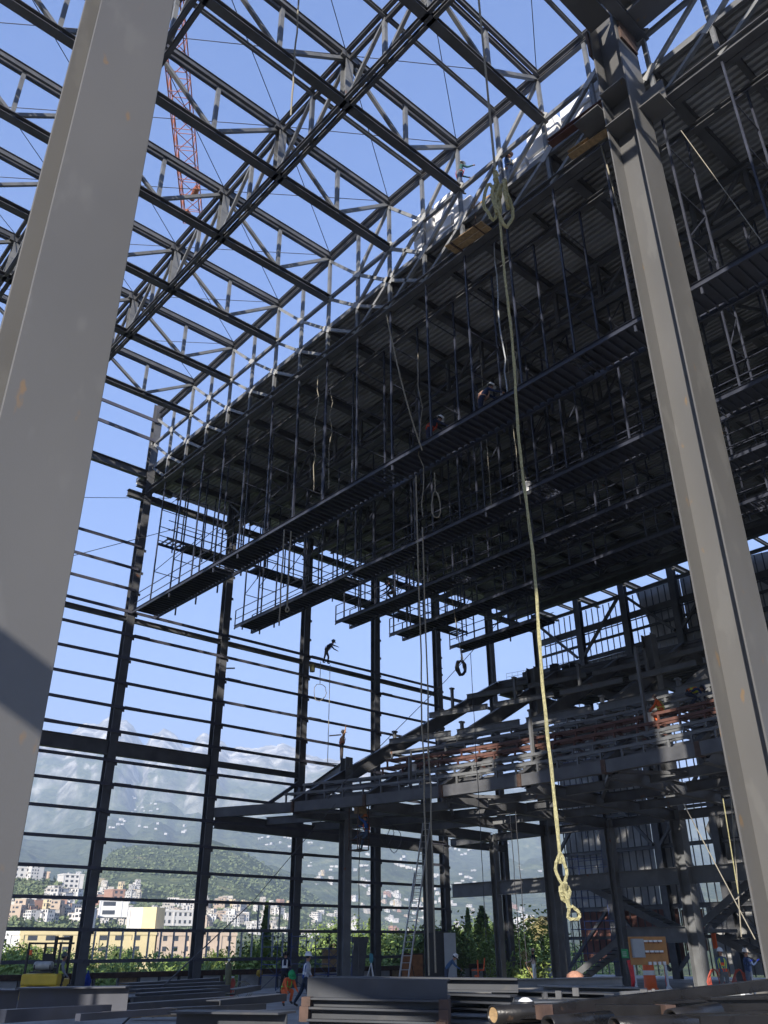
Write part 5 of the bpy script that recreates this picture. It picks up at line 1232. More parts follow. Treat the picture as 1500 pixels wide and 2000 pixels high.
# middle right plates
for i, (xa, ya, xb_, yb, d, h, w_) in enumerate(((985, 1921, 1215, 1916, 27, .22, .3), (1060, 1930, 1250, 1934, 24, .12, .9), (960, 1938, 1180, 1945, 21, .12, 1.1), (980, 1958, 1180, 1957, 18.5, .06, 1.0), (1230, 1944, 1390, 1937, 20.5, .10, 1.0), (1000, 1962, 1240, 1966, 16.5, .08, .8), (1290, 1954, 1420, 1946, 18, .10, .8))):
    lie('flat_beam', xa, ya, d, xb_, yb, d + .8, w_, h, '%s bluish grey beam from the back lying between the main stack and the switchboard' % OR1[i], 'stack' if i in (2, 3) else 'litprimer', 'isec' if h > .11 else 'box', group='beams lying in the middle right')
for i in range(12):
    px, py = rnd.choice(((1000, 1931), (1140, 1942), (1260, 1948), (1345, 1945), (1075, 1952))); P = atd(px + rnd.uniform(-18, 18), py + rnd.uniform(-3, 3), 19 + rnd.uniform(-2, 3)); m = MB(); m.box(P + V3((0, 0, .06)), (.12, .05, .14), Matrix.Rotation(rnd.uniform(0, 3), 3, 'Z'))
    tag(m.build('clip_angle', M['dsteel']), 'small dark clip angle on the beams between stack and switchboard', 'clip', 'small dark clips on the beams')
# right front: black pipes and channels
lie('black_pipe', 962, 1982, 10.2, 1290, 1966, 12.2, .088, .088, 'black pipe with open rusty end in the right foreground', 'blackpipe', 'tube', group='black steel in the right foreground', cat='pipe')
A = atd(962, 1982, 10.2); m = MB(); B = atd(1290, 1966, 12.2); dd = (B - A).normalized(); m.cyl(A + dd * .02, A + dd * .03, .074, 16); tag(m.build('pipe_mouth', M['wood']), 'tan inside of the open pipe end in the right foreground', 'pipe lining')
lie('black_channel', 1056, 1977, 9.6, 1580, 1915, 12.5, .12, .11, 'long black channel rising to the right edge of the foreground', 'blackpipe', 'csec', group='black steel in the right foreground', ends=(1, 0))
lie('black_channel', 1180, 1983, 9.0, 1310, 1983, 9.4, .14, .16, 'short black channel with bare end below the long one', 'blackpipe', 'csec', group='black steel in the right foreground', ends=(0, 1))
lie('black_pipe', 1310, 1990, 8.6, 1400, 1975, 9.2, .075, .1, 'short thick black pipe in the middle of the right foreground', 'blackpipe', 'tube', group='black steel in the right foreground', cat='pipe')
lie('black_channel', 1380, 1964, 9.8, 1560, 1962, 10.6, .14, .14, 'black channel at the right edge below the long one', 'blackpipe', 'isec', group='black steel in the right foreground', ends=(0, 0))
lie('black_pipe', 1070, 2001, 8.0, 1190, 1990, 8.9, .065, .085, 'worn black pipe at the bottom edge left of the right foreground', 'blackpipe', 'tube', group='black steel in the right foreground', cat='pipe')
lie('black_channel', 1370, 2003, 7.6, 1600, 1998, 8.4, .14, .12, 'black channel at the bottom right corner', 'blackpipe', 'csec', group='black steel in the right foreground', ends=(0, 0))
lie('black_pipe', 1200, 2006, 7.6, 1420, 1996, 8.6, .07, .1, 'black pipe lying lowest in the right foreground', 'blackpipe', 'tube', group='black steel in the right foreground', cat='pipe')
lie('black_channel', 1290, 1972, 10.2, 1600, 1948, 12.4, .16, .14, 'black channel behind the short thick pipe at the right', 'blackpipe', 'isec', group='black steel in the right foreground')
lie('black_channel', 960, 1996, 10.4, 1130, 1990, 10.8, .3, .10, 'dark flat channel under the open pipe end', 'blackpipe', 'isec', group='black steel in the right foreground')
for i, (px, d) in enumerate(((1120, 9.6), (1350, 9.4), (1480, 10.4))):
    A = atd(px, 2012, d); m = MB(); m.box((A.x, A.y, A.z / 2 - .02), (.3, 1.2, max(.2, A.z)), Matrix.Rotation(R(YAW), 3, 'Z')); tag(m.build('trestle', M['dsteel']), '%s dark trestle carrying the black steel at the right' % OR1[i], 'trestle', 'trestles under the foreground steel')
for i, (px, d) in enumerate(((640, 12.2), (830, 12.0), (960, 12.7))):
    A = atd(px, 2015, d); m = MB(); m.box((A.x, A.y, A.z / 2 - .02), (.3, .5, max(.2, A.z)), Matrix.Rotation(R(YAW), 3, 'Z')); tag(m.build('trestle', M['dsteel']), '%s dark trestle carrying the main grey stack' % OR1[i], 'trestle', 'trestles under the foreground steel')
hose([atd(1130, 1994, 8.8), atd(1230, 1968, 13), atd(1290, 1969, 13)], .03, 'thin red hose glimpsed between the black channels at the right')
for i in range(40):
    px, py = rnd.uniform(0, 1400), rnd.uniform(1925, 1990); P = fl(px, py); m = MB(); m.box(P + V3((0, 0, .03)), (rnd.uniform(.1, .5), rnd.uniform(.05, .15), rnd.uniform(.03, .08)), Matrix.Rotation(rnd.uniform(0, 3), 3, 'Z'))
    tag(m.build('offcut', M[rnd.choice(('wood', 'rust', 'dsteel', 'plyold', 'stack'))]), 'small offcut lying loose on the concrete slab', 'offcut', 'offcuts scattered on the slab')

# ------------------------------------------------------------------ land, hills, mountain
def interp(tbl, x):
    if x <= tbl[0][0]: return tbl[0][1]
    for (a, b), (c, d) in zip(tbl[:-1], tbl[1:]):
        if x <= c: return b + (d - b) * (x - a) / (c - a)
    return tbl[-1][1]
def azpix(az):                      # photograph column of a bearing, at the horizon
    v = V3((math.cos(az), math.sin(az), 0)); k = v.dot(CF)
    return 750 + FOC * v.dot(CR) / max(k, .05) + 20
def elev(x, y):
    r = ray(x, y); return r.z / math.hypot(r.x, r.y)
CREST_A = [(-900, 1790), (-300, 1700), (0, 1716), (60, 1712), (110, 1722), (150, 1750), (220, 1790), (300, 1815), (420, 1832), (600, 1842), (2500, 1845)]
CREST_B = [(-900, 1800), (0, 1765), (100, 1738), (190, 1692), (215, 1660), (260, 1650), (330, 1652), (415, 1640), (470, 1657), (520, 1684), (600, 1728), (660, 1768), (720, 1797), (800, 1815), (1100, 1832), (2500, 1838)]
CREST_C = [(-900, 1500), (-300, 1450), (-100, 1440), (60, 1438), (85, 1430), (100, 1422), (135, 1408), (190, 1402), (225, 1416), (240, 1444), (254, 1458), (266, 1436), (290, 1425), (315, 1432), (340, 1457), (355, 1457), (370, 1438), (400, 1436), (420, 1446), (440, 1460), (500, 1461), (530, 1455), (570, 1457), (600, 1474), (650, 1483), (700, 1496), (800, 1512), (1000, 1530), (1300, 1560), (1600, 1590), (2500, 1650)]
def crest(tbl, px, rr):
    j = (noise.fractal(V3((px / 26, 7.7, 1)), 1.0, 2.0, 4) * 7) if tbl is CREST_C else 0
    return rr * elev(px, interp(tbl, px) + j) + 1.9
def fbm(x, y, s, o=4): return noise.fractal(V3((x / s, y / s, 3.3)), 1.0, 2.0, o)
def land(az, r):
    px = azpix(az); x, y = r * math.cos(az), r * math.sin(az)
    z = -3.2 - 4.2 * min(1, max(0, (r - 60) / 240))
    z += min(40, max(0, r - 500) * .018)
    def ridge(tbl, R0, R1, rough, p=1.1):
        if r < R0: return -50
        t = (r - R0) / (R1 - R0); c = crest(tbl, px, R1)
        if t <= 1: return -8 + (c + 8) * (t ** p) + fbm(x, y, 180) * rough * math.sin(PI * min(1, t))
        return c - (r - R1) * .25
    z = max(z, ridge(CREST_A, 380, 760, 5, 1.0), ridge(CREST_B, 650, 1600, 16, 1.05))
    if r > 1500:
        R0, R1 = 1500, 6200; t = (r - R0) / (R1 - R0); c = crest(CREST_C, px, R1)
        if t <= 1:
            s_ = .42 * (t / .62) ** 1.15 if t < .62 else .42 + .58 * ((t - .62) / .38) ** .8
            rg = noise.ridged_multi_fractal(V3((x / 900, y / 900, 1.1)), 1.0, 2.1, 5, 1.0, 2.0) - 1.0
            r2_ = noise.ridged_multi_fractal(V3((x / 260, y / 260, 4.1)), 1.0, 2.1, 4, 1.0, 2.0) - 1.0
            zz = 12 + (c - 12) * s_ + (rg * 150 + r2_ * 42 * (t > .3) * min(1, (t - .3) * 3)) * math.sin(PI * min(1, t)) ** .7
            if t > .97: zz = zz + (c - zz) * (t - .97) / .03
        else: zz = c - (r - R1) * .5
        z = max(z, zz)
    return z
rads = [45, 60, 80, 110, 150, 210, 280, 340, 380, 420, 460, 500, 540, 580, 620, 660, 700, 740, 760, 790, 850, 920, 1000, 1080, 1160, 1240, 1320, 1400, 1480, 1540, 1600, 1640, 1720, 1850, 2000, 2200, 2400, 2600, 2850, 3100, 3350, 3600, 3800] + list(range(3950, 6200, 45)) + [6200, 6260, 6400, 6800, 8000, 12000]
na = 560; a0, a1 = R(5), R(95)
vs = []; fs = []
for rr in rads:
    for i in range(na + 1):
        az = a0 + (a1 - a0) * i / na; z = land(az, rr)
        vs.append((rr * math.cos(az), rr * math.sin(az), z))
W_ = na + 1
for j in range(len(rads) - 1):
    for i in range(na): fs.append((j * W_ + i, j * W_ + i + 1, (j + 1) * W_ + i + 1, (j + 1) * W_ + i))
me = bpy.data.meshes.new('terrain'); me.from_pydata(vs, [], fs); me.update()
for p in me.polygons: p.use_smooth = True
ter = bpy.data.objects.new('terrain', me); col.objects.link(ter); tag(ter, kind='structure')
mt = bpy.data.materials.new('terrain'); mt.use_nodes = True; n = mt.node_tree.nodes; l = mt.node_tree.links
b = n['Principled BSDF']; b.inputs['Roughness'].default_value = .95; b.inputs['Specular IOR Level'].default_value = .1
g = n.new('ShaderNodeNewGeometry')
def nz(sc, det=8):
    q = n.new('ShaderNodeTexNoise'); q.inputs['Scale'].default_value = sc; q.inputs['Detail'].default_value = det; l.new(g.outputs['Position'], q.inputs['Vector']); return q
def ramp(src, pts):
    q = n.new('ShaderNodeValToRGB'); l.new(src, q.inputs[0])
    while len(q.color_ramp.elements) < len(pts): q.color_ramp.elements.new(.5)
    for e_, (p_, c_) in zip(q.color_ramp.elements, pts): e_.position = p_; e_.color = (*c_, 1)
    return q
def mixc(f, a, b_):
    q = n.new('ShaderNodeMix'); q.data_type = 'RGBA'; l.new(f, q.inputs[0]); l.new(a, q.inputs[6]); l.new(b_, q.inputs[7]); return q.outputs[2]
veg = ramp(nz(.035).outputs['Fac'], [(.3, (.045, .06, .026)), (.5, (.075, .095, .042)), (.66, (.12, .135, .06)), (.78, (.24, .2, .13))])
rock = ramp(nz(.012, 10).outputs['Fac'], [(.3, (.06, .065, .06)), (.44, (.16, .15, .14)), (.55, (.36, .34, .31)), (.68, (.60, .57, .52))])
sx = n.new('ShaderNodeSeparateXYZ'); l.new(g.outputs['Position'], sx.inputs[0])
hm = n.new('ShaderNodeMapRange'); hm.inputs[1].default_value = 820; hm.inputs[2].default_value = 1180; l.new(sx.outputs[2], hm.inputs[0])
nn = nz(.004, 8); ad = n.new('ShaderNodeMath'); ad.operation = 'ADD'; l.new(hm.outputs[0], ad.inputs[0]); l.new(nn.outputs['Fac'], ad.inputs[1])
rm = n.new('ShaderNodeMapRange'); rm.inputs[1].default_value = .72; rm.inputs[2].default_value = 1.0; l.new(ad.outputs[0], rm.inputs[0])
sn = n.new('ShaderNodeSeparateXYZ'); l.new(g.outputs['Normal'], sn.inputs[0])
cl = n.new('ShaderNodeMapRange'); cl.inputs[1].default_value = .80; cl.inputs[2].default_value = .66; l.new(sn.outputs[2], cl.inputs[0])
h2 = n.new('ShaderNodeMapRange'); h2.inputs[1].default_value = 350; h2.inputs[2].default_value = 1000; l.new(sx.outputs[2], h2.inputs[0])
cm = n.new('ShaderNodeMath'); cm.operation = 'MULTIPLY'; l.new(cl.outputs[0], cm.inputs[0]); l.new(h2.outputs[0], cm.inputs[1])
mxm = n.new('ShaderNodeMath'); mxm.operation = 'MAXIMUM'; l.new(rm.outputs[0], mxm.inputs[0]); l.new(cm.outputs[0], mxm.inputs[1])
l.new(mixc(mxm.outputs[0], veg.outputs[0], rock.outputs[0]), b.inputs['Base Color'])
bp = n.new('ShaderNodeBump'); bp.inputs['Strength'].default_value = 1.0; bp.inputs['Distance'].default_value = 30; l.new(nz(.015, 10).outputs['Fac'], bp.inputs['Height']); l.new(bp.outputs[0], b.inputs['Normal'])
me.materials.append(mt)
# ground around and behind the site, out to the horizon
m = MB(); N_ = 64
ring = [(R_, [(R_ * math.cos(2 * PI * k / N_), R_ * math.sin(2 * PI * k / N_)) for k in range(N_)]) for R_ in (1, 60, 400, 3000, 14000)]
for R_, c in ring: m.v += [V3((x, y, -3.6 if R_ < 100 else -9)) for x, y in c]
for j in range(4):
    for k in range(N_): m.f.append((j * N_ + k, j * N_ + (k + 1) % N_, (j + 1) * N_ + (k + 1) % N_, (j + 1) * N_ + k)); m.m.append(0)
MG = mat('dry_ground', (.23, .22, .19), .95, 0, .3, .05)
tag(m.build('ground', MG, origin=V3((0, 0, 0))), kind='structure')
def ground_at(x_, y_):
    """march the sight line until it meets the land"""
    r_ = ray(x_, y_); hz = math.hypot(r_.x, r_.y); az = math.atan2(r_.y, r_.x); sl = r_.z / hz; d = 120.0
    while d < 6000:
        if 1.9 + sl * d < land(az, d): return V3((d * math.cos(az), d * math.sin(az), land(az, d))), d
        d *= 1.012
    return None, None

# ------------------------------------------------------------------ town
WALLS = [mat('town_wall_%d' % i, c, .85, 0, .06, .3) for i, c in enumerate([(.58, .56, .53), (.50, .46, .40), (.53, .50, .45), (.42, .33, .25), (.46, .45, .43), (.38, .22, .16), (.52, .43, .27)])]
ROOF = mat('town_roof', (.32, .29, .25), .9, 0, .2, .4)
WIN = M['glass']
def house_mesh(kind, seed):
    q = random.Random(seed); m = MB(); W, D, H = q.uniform(9, 17), q.uniform(8, 13), q.choice((6.3, 6.5, 9.2, 9.4))
    m.cm = 0; m.bb((-W / 2, -D / 2, -4), (W / 2, D / 2, H)); blocks = [(-W / 2, W / 2, -D / 2, D / 2, H)]
    w2 = W * q.uniform(.4, .7); x0 = q.uniform(-W / 2 - 3, W / 2 - w2 + 3); h2 = H - 3.1 if q.random() < .6 else H + 2.8
    m.bb((x0, -D / 2 - 3.5, -4), (x0 + w2, D / 2 - .5, h2)); blocks.append((x0, x0 + w2, -D / 2 - 3.5, 0, h2))
    m.cm = 1; m.bb((-W / 2 - .2, -D / 2 - .2, H + .002), (W / 2 + .2, D / 2 + .2, H + .35)); m.bb((x0 - .2, -D / 2 - 3.7, h2 + .002), (x0 + w2 + .2, D / 2 - .3, h2 + .3))
    m.cm = 2
    for a, b_, y0, y1, hh in blocks:
        fl = 0.9
        while fl + 1.6 < hh:
            x = a + 1.0
            while x + 1.5 < b_:
                ww = q.choice((1.3, 1.8, 2.6))
                if q.random() < .8: m.bb((x, y0 - .06, fl), (min(x + ww, b_ - .4), y0 + .1, fl + q.choice((1.4, 2.0))))
                x += ww + q.uniform(.8, 1.4)
            y = y0 + 1.2
            while y + 1.5 < y1:
                for xx in (a - .06, b_ - .1):
                    if q.random() < .7: m.bb((xx, y, fl), (xx + .16, y + 1.4, fl + 1.5))
                y += 3
            fl += 3.05
    return m
protos = []
for i in range(14):
    o = house_mesh(i, 100 + i).build('town_house', [WALLS[i % 7 if i % 3 else 0], ROOF if i % 2 else WALLS[1], WIN], origin=V3((0, 0, 0)))
    protos.append(o)
CL = [  # column range, row range, how many, where
    ((25, 130), (1706, 1720), 6, 'on the near left hill'), ((120, 170), (1700, 1726), 4, 'on the shoulder of the near left hill'),
    ((100, 160), (1745, 1765), 7, 'at the foot of the near left hill'), ((20, 170), (1772, 1812), 26, 'on the slope above the yellow building, left'),
    ((185, 270), (1728, 1768), 22, 'climbing the foot of the green hill'), ((180, 260), (1770, 1812), 18, 'left of the tall white and yellow block'),
    ((295, 400), (1768, 1815), 26, 'right of the tall white and yellow block'), ((395, 480), (1765, 1818), 22, 'in the middle of the town'),
    ((480, 575), (1765, 1825), 22, 'behind the cypress'), ((595, 665), (1785, 1835), 14, 'below the right end of the green hill'),
    ((610, 760), (1712, 1760), 26, 'high on the slope right of the green hill'), ((670, 830), (1765, 1825), 30, 'between the green hill and the ladder'),
    ((740, 880), (1735, 1790), 24, 'on the slope behind the ladder'), ((880, 1065), (1775, 1830), 26, 'around the tall towers on the right')]
used = 0
CN = ['white', 'cream', 'pale', 'sand coloured', 'off-white', 'terracotta', 'buff']
for (xa, xb), (ya, yb), cnt, where in CL:
    for i in range(cnt):
        px, py = rnd.uniform(xa, xb), rnd.uniform(ya, yb)
        if 470 < px < 560 and 1640 < py < 1700: continue
        P_, d = ground_at(px, py)
        if P_ is None or d > 3600 or d < 430: continue
        pi_ = rnd.randrange(14)
        o = protos[pi_].copy(); col.objects.link(o)
        o.location = P_; s_ = rnd.uniform(.42, .75) * (1.35 if d > 1500 else 1)
        o.scale = (s_, s_, s_ * rnd.uniform(.9, 1.25)); o.rotation_euler = (0, 0, R(YAW - 90 + rnd.uniform(-50, 50)))
        tag(o, '%s house %s' % (CN[pi_ % 7 if pi_ % 3 else 0], where) if len(where) > 20 else '%s house standing %s' % (CN[pi_ % 7 if pi_ % 3 else 0], where), 'house', 'houses %s' % where); used += 1
for o in protos: bpy.data.objects.remove(o)
# specks of houses high on the mountain foot
m = MB()
for i in range(190):
    cx, cy = rnd.choice([(520, 1640), (560, 1650), (610, 1655), (470, 1615), (700, 1690), (720, 1660), (880, 1665), (900, 1655), (930, 1660), (810, 1700), (860, 1720), (760, 1700), (910, 1720), (1010, 1700), (240, 1612), (330, 1622), (270, 1585), (640, 1700), (780, 1745), (960, 1745), (840, 1760)])
    px, py = cx + rnd.gauss(0, 22), cy + rnd.gauss(0, 5) + rnd.uniform(-14, 14) * .6
    P_, d = ground_at(px, py)
    if P_ is None or d < 1700: continue
    w_ = rnd.uniform(6, 15); m.box(P_ + V3((0, 0, 1)), (w_, rnd.uniform(7, 11), rnd.uniform(4, 8)), Matrix.Rotation(rnd.uniform(0, 3), 3, 'Z'))
tag(m.build('hillside_houses', WALLS[5 - 1], origin=V3((0, 0, 0))), 'scatter of tiny white houses on the hazy mountain foot', 'houses', kind='stuff')
# particular buildings
def at(px, py, d):
    r_ = ray(px, py); k = d / math.hypot(r_.x, r_.y); return EYE + r_ * k
def facade(name, px0, px1, d0, d1, ytop, h, floors, step, wall, label, depth=14, win=(1.7, 1.5), parapet=True, cat='building', skip=()):
    A = at(px0, ytop, d0); B = at(px1, ytop, d1); A.z = B.z = (A.z + B.z) / 2
    dv = (B - A); L = math.hypot(dv.x, dv.y); ang = math.atan2(dv.y, dv.x)
    e = empty(name, (A.x, A.y, A.z - h), label, cat); e.rotation_euler = (0, 0, ang)
    def sub(m, nm, mm):
        o = m.build(nm, mm, None, origin=V3((0, 0, 0))); o.parent = e; return o
    m = MB(); m.bb((0, 0, 0), (L, depth, h))
    if parapet: m.bb((-.25, -.25, h - .6), (L + .25, depth + .2, h + .5))
    for k in range(int(L // 12) + 1): m.bb((k * 12, -.35, 0), (k * 12 + .9, 0, h - .6))
    sub(m, 'wall', wall)
    fh = h / floors; x = 2.2; cnt = 0
    while x + win[0] < L - .5:
        if (x % 12) > .5 or True:
            for f in range(floors):
                z = h - (f + 1) * fh + fh * .32
                if cnt < 95 and z > 1.0:
                    m = MB(); m.bb((x, -.08, z), (x + win[0], .06, z + win[1])); w1 = sub(m, 'window', WIN); cnt += 1
        x += step
    return e, L, h
M['ywall'] = mat('yellow_render', (.60, .50, .28), .85, 0, .07, .3)
M['twall'] = mat('tan_render', (.58, .45, .34), .85, 0, .07, .3)
M['gwall'] = mat('grey_render', (.60, .60, .60), .85, 0, .07, .3)
facade('yellow_building', 42, 305, 325, 335, 1822, 13, 4, 5.6, M['ywall'], 'long yellow three-storey building behind the trees', win=(2.9, 1.4))
facade('grey_building', -60, 40, 330, 327, 1822, 13, 4, 5.2, M['gwall'], 'grey building left of the long yellow one', win=(2.6, 1.4))
facade('tan_building', 308, 462, 336, 350, 1824, 13, 4, 4.2, M['twall'], 'long tan building right of the yellow one', win=(1.5, 1.5))
e, L, h = facade('block_tower', 252, 280, 352, 350, 1772, 24, 7, 30, WALLS[0], 'tall white and yellow block rising above the yellow building', depth=9, parapet=False, win=(99, 1))
o = bpy.data.objects.new('yellow_side', None); 
bpy.data.objects.remove(o)
m = MB(); m.bb((L + .02, -.1, 0), (L + 5.2, 9, 24)); z = m.build('side_block', M['ywall'], None, origin=V3((0, 0, 0))); z.parent = e
facade('white_hall', 303, 398, 560, 575, 1779, 8, 2, 3.4, WALLS[0], 'long white building with arched openings behind the tan building', win=(1.5, 1.8))
facade('dark_villa', 195, 252, 560, 560, 1758, 9, 2, 9, M['gwall'], 'dark glass villa with white frames left of the tall block', win=(7, 2.2))
facade('hilltop_hotel', 26, 62, 735, 740, 1694, 18, 5, 4.2, WALLS[0], 'white hotel block on the near left hill crest', win=(1.6, 1.6))
facade('hilltop_hotel', 62, 98, 742, 745, 1703, 13, 3, 5.2, M['twall'], 'tan arcaded building beside the white hotel on the hill crest', win=(3.0, 3.2))
facade('hill_block', 124, 165, 755, 760, 1708, 20, 6, 4.0, WALLS[0], 'white stepped block right of the hill crest hotel', win=(2.2, 1.6))
facade('terracotta_villa', 220, 245, 760, 765, 1738, 16, 4, 4.6, WALLS[5], 'terracotta villa at the foot of the green hill', win=(2.2, 2.0))
for i, (a, b_, yt, hh) in enumerate(((1003, 1016, 1792, 70), (1018, 1030, 1786, 75), (1032, 1043, 1788, 75), (1046, 1056, 1795, 60))):
    facade('residential_tower', a, b_, 1900, 1900, yt, hh, 18, 4.2, WALLS[(0, 4, 0, 4)[i]], ['leftmost pale residential tower beyond the palm', 'second pale residential tower from the left', 'third pale residential tower from the left', 'rightmost short residential tower beyond the palm'][i], depth=18, win=(2.6, 2.4))
facade('residential_tower', 896, 909, 1700, 1700, 1797, 40, 10, 5, M['glass'], 'lone dark blue office tower left of the pale towers', depth=18)

# ------------------------------------------------------------------ trees
def leafmat(name, c, v=.5):
    m_ = mat(name, c, .75, 0, v, 1.2); b_ = m_.node_tree.nodes['Principled BSDF']; b_.inputs['Specular IOR Level'].default_value = .2
    return m_
LEAF = [leafmat('leaves_%d' % i, c) for i, c in enumerate([(.15, .21, .05), (.19, .26, .07), (.10, .145, .045), (.24, .32, .09)])]
BARK = mat('bark', (.09, .07, .05), .9, 0, .3, 5)
DRY = leafmat('palm_dry', (.22, .19, .08))
def crown_mesh(seed, W, H, n_, ls, shape='round'):
    q = random.Random(seed); m = MB(); cl_ = []
    if shape == 'round':
        for i in range(16):
            a = q.uniform(0, 2 * PI); rr = q.uniform(.1, .75) * W / 2; cl_.append((V3((math.cos(a) * rr, math.sin(a) * rr, H * q.uniform(.3, .9))), q.uniform(.14, .26) * W))
    for i in range(n_):
        if shape == 'round':
            c, rr = cl_[i % len(cl_)]; d = V3((q.gauss(0, 1), q.gauss(0, 1), q.gauss(0, .8))).normalized() * rr * q.uniform(.55, 1.1); p = c + d
        elif shape == 'cone':
            t = q.random() ** .8; a = q.uniform(0, 2 * PI); rr = W / 2 * (1 - t) ** .7 * (1 if t > .08 else t / .08) * q.uniform(.6, 1.08) * (1 + .25 * math.sin(a * 3 + t * 20)); p = V3((math.cos(a) * rr, math.sin(a) * rr, H * (.05 + .95 * t)))
        u = V3((q.gauss(0, 1), q.gauss(0, 1), q.gauss(0, 1))).normalized(); v = u.orthogonal().normalized(); s1 = ls * q.uniform(.6, 1.3)
        m.add([p - u * s1, p + v * s1 * .5, p + u * s1, p - v * s1 * .5], [(0, 1, 2, 3)])
    return m
def tree_proto(seed, W, H, leaf, n_=4200, ls=.15, shape='round', trunk=.16):
    e = empty('tree', (0, 0, 0), 'x', 'tree'); q = random.Random(seed)
    m = MB(); th = H * (.62 if shape == 'round' else .9)
    m.tube([V3((0, 0, -.5)), V3((q.uniform(-.1, .1), .05, th * .4)), V3((q.uniform(-.2, .2), 0, th))], lambda i: trunk * (1 - .35 * i), 7)
    if shape == 'round':
        for i in range(6):
            a = q.uniform(0, 2 * PI); z0 = th * q.uniform(.35, .8)
            m.tube([V3((0, 0, z0)), V3((math.cos(a) * W * .18, math.sin(a) * W * .18, z0 + H * .12)), V3((math.cos(a) * W * .34, math.sin(a) * W * .34, z0 + H * .28))], lambda i: .07 * (1 - .3 * i), 5)
    t = m.build('trunk', BARK, e)
    c = crown_mesh(seed, W, H, n_, ls, shape).build('crown', leaf, e, origin=V3((0, 0, 0)))
    return e
def palm_proto(seed, H, dry=False):
    q = random.Random(seed); e = empty('palm_tree', (0, 0, 0), 'x', 'palm')
    m = MB(); m.tube([V3((0, 0, -.5)), V3((.1, 0, H * .5)), V3((0, .1, H))], lambda i: .24 - .03 * i, 8); m.build('trunk', BARK, e)
    m = MB()
    for i in range(46):
        a = q.uniform(0, 2 * PI); up_ = q.uniform(-.9, 1.1); L_ = q.uniform(1.6, 2.4); d0 = V3((math.cos(a), math.sin(a), 0)); s0 = V3((-math.sin(a), math.cos(a), 0)); prev = V3((0, 0, H)); dz = up_
        for k in range(7):
            nx = prev + (d0 + V3((0, 0, dz))).normalized() * L_ / 7; dz -= .3; wd_ = .42 * math.sin(PI * (k + 1.4) / 9)
            for sg in (-1, 1):
                m.add([prev, nx, nx + s0 * sg * wd_ + V3((0, 0, -.15)), prev + s0 * sg * wd_ * .6 + V3((0, 0, -.15))], [(0, 1, 2, 3)])
            prev = nx
    m.build('crown', DRY if dry else LEAF[2], e); return e
TP = [tree_proto(1, 6.5, 5.6, LEAF[0]), tree_proto(2, 7.5, 5.0, LEAF[1]), tree_proto(3, 5.2, 6.4, LEAF[2]), tree_proto(4, 6.0, 4.6, LEAF[3]), tree_proto(5, 8.2, 6.2, LEAF[0], 5000)]
CYP = tree_proto(8, 1.7, 9.5, LEAF[2], 2600, .16, 'cone', .12); PAL = palm_proto(3, 6.5); PALD = palm_proto(4, 7.0, True); CON = tree_proto(9, 3.4, 8.0, LEAF[2], 2200, .2, 'cone', .15)
def place(proto, px, d, zbase, label, cat, s_, group=None, name=None):
    r_ = ray(px, 1860); k = d / math.hypot(r_.x, r_.y); c = copy_tree(proto); c.location = (r_.x * k, r_.y * k, zbase); c.scale = (s_, s_, s_); c.rotation_euler = (0, 0, rnd.uniform(0, 6.28))
    c['label'] = label; c['category'] = cat
    if group: c['group'] = group
    if name: c.name = name
WH = [(-60, 60, 'behind the forklift'), (60, 170, 'between the forklift and the roof-step column'), (170, 290, 'below the left part of the yellow building'), (290, 400, 'below the tan building'), (400, 500, 'right of the tan building'), (500, 590, 'around the cypress'), (590, 680, 'behind the wooden crate'), (680, 760, 'behind the surveying tripod'), (760, 850, 'behind the ladder'), (850, 900, 'left of the palm group'), (900, 980, 'behind the low frame columns'), (980, 1090, 'below the pale towers')]
for row, (d0, d1, zt_) in enumerate(((58, 72, 1.0), (84, 110, 1.0), (125, 160, 1.12))):
    for a, b_, wh in WH:
        for px in [a + (b_ - a) * t for t in ((.2, .7) if row < 1 else (.1, .4, .75))]:
            d = rnd.uniform(d0, d1); zb = -3.6 - max(0, d - 60) * .0105
            tall = 1.08 if (px > 640) else (.72 if 60 < px < 490 else .95)
            pr_ = rnd.choice(TP)
            lim = .30 if row == 0 else .0
            s_ = (5.2 if row == 0 else 6.2 + (d - 84) * .012) / 5.6 * tall * rnd.uniform(.82, 1.06) * zt_
            place(pr_, px + rnd.uniform(-12, 12), d, zb, 'leafy green tree %s, %s row' % (wh, ('front', 'middle', 'back')[row]), 'tree', s_, 'green trees %s' % wh, 'tree')
place(CYP, 516, 78, -4.0, 'tall narrow cypress seen through the pale studs', 'cypress', .98, name='cypress_tree')
place(CYP, 917, 92, -4.2, 'slim cypress with bare tip left of the low frame columns', 'cypress', 1.0, name='cypress_tree')
place(CON, 945, 96, -4.2, 'broad conifer right of the slim cypress', 'conifer', 1.22, name='conifer_tree')
place(CON, 975, 100, -4.2, 'ragged conifer partly hidden by a frame column', 'conifer', 1.1, name='conifer_tree')
place(PAL, 650, 100, -4.2, 'green palm with shaggy head beside the thick balcony column', 'palm', 1.15, name='palm_tree')
place(PAL, 893, 92, -4.2, 'pale green palm left of the slim cypress', 'palm', 1.05, name='palm_tree')
place(PALD, 1062, 120, -4.5, 'yellowish palm standing below the pale towers', 'palm', 1.3, name='palm_tree')
place(CYP, 722, 105, -4.2, 'dark thin cypress by the fourth wall column', 'cypress', .95, name='cypress_tree')
for o in TP + [CYP, PAL, PALD, CON]:
    for c in list(o.children): bpy.data.objects.remove(c)
    bpy.data.objects.remove(o)
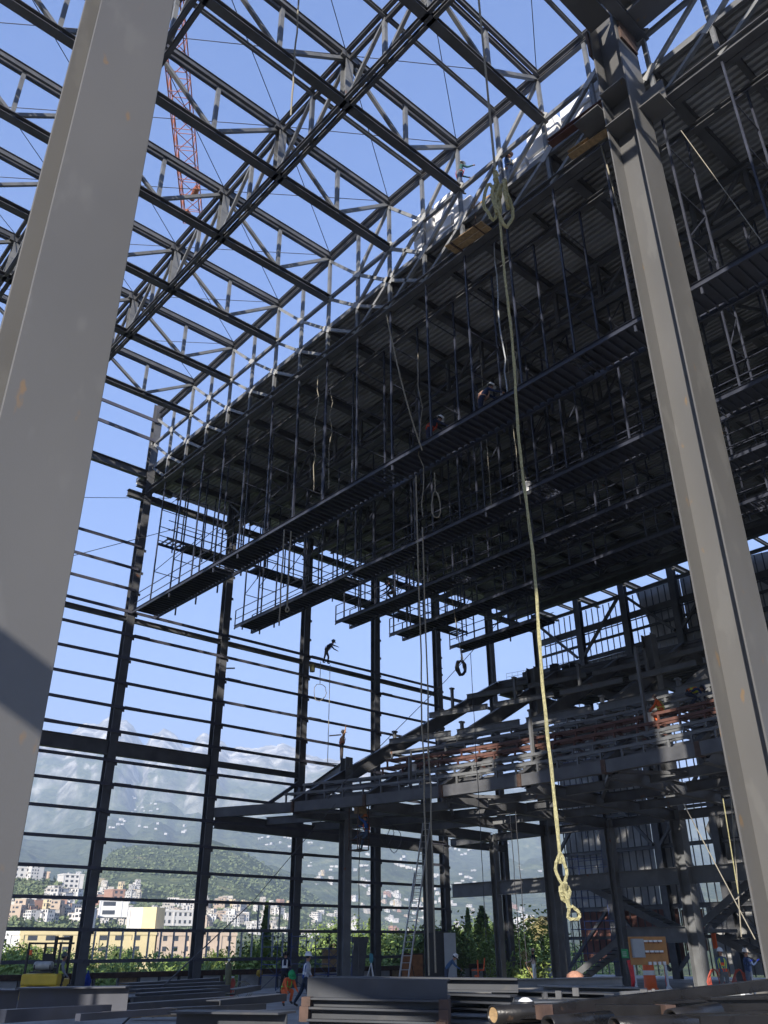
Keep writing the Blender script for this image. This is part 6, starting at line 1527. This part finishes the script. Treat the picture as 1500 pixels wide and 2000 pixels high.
# undergrowth at the slab edge
m = MB(); q = random.Random(77)
for i in range(42000):
    x = q.uniform(-14, 78); y = q.uniform(45.2, 54) + max(0, (x - 40)) * .1; t = q.random()
    hgt = (3.9 + 1.3 * fbm(x, y, 5, 3) - max(0, 46.5 - y) * .8); z = -3.2 + hgt * t + .8
    p = V3((x, y, z)); u = V3((q.gauss(0, 1), q.gauss(0, 1), q.gauss(0, 1))).normalized(); v = u.orthogonal().normalized(); s1 = .13 * q.uniform(.7, 1.6)
    m.add([p - u * s1, p + v * s1 * .5, p + u * s1, p - v * s1 * .5], [(0, 1, 2, 3)])
tag(m.build('undergrowth', LEAF[3], origin=V3((0, 0, 0))), 'dense bright green undergrowth just outside the slab edge', 'undergrowth', kind='stuff')
# scrub on the near hills
m = MB()
for i in range(9000):
    px = rnd.uniform(-40, 1080); py = rnd.uniform(1655, 1838); P_, d = ground_at(px, py)
    if P_ is None or d > 1700 or d < 160: continue
    s1 = rnd.uniform(.9, 1.9) * (.6 + d / 1500)
    for k in range(3):
        p = P_ + V3((rnd.gauss(0, s1 * .5), rnd.gauss(0, s1 * .5), abs(rnd.gauss(0, s1 * .5)) + s1 * .3)); u = V3((rnd.gauss(0, 1), rnd.gauss(0, 1), rnd.gauss(0, 1))).normalized(); v = u.orthogonal().normalized()
        m.add([p - u * s1, p + v * s1 * .7, p + u * s1, p - v * s1 * .7], [(0, 1, 2, 3)])
tag(m.build('hill_scrub', leafmat('scrub', (.13, .16, .075)), origin=V3((0, 0, 0))), 'dark bushes and trees scattered over the hills and between the houses', 'scrub', kind='stuff')

# ------------------------------------------------------------------ air
m = MB(); m.bb((-7000, -7000, -1600), (13000, 13000, 1700))
hz_ = m.build('haze', MG, origin=V3((0, 0, 0))); tag(hz_, 'pale morning haze over the valley', 'haze', kind='stuff')
mh = bpy.data.materials.new('haze'); mh.use_nodes = True; n = mh.node_tree.nodes; l = mh.node_tree.links
n.remove(n['Principled BSDF']); pv = n.new('ShaderNodeVolumePrincipled'); pv.inputs['Density'].default_value = 2.4e-4; pv.inputs['Color'].default_value = (.60, .76, 1.0, 1); pv.inputs['Anisotropy'].default_value = 0.0
l.new(pv.outputs[0], n['Material Output'].inputs['Volume']); hz_.data.materials.clear(); hz_.data.materials.append(mh)
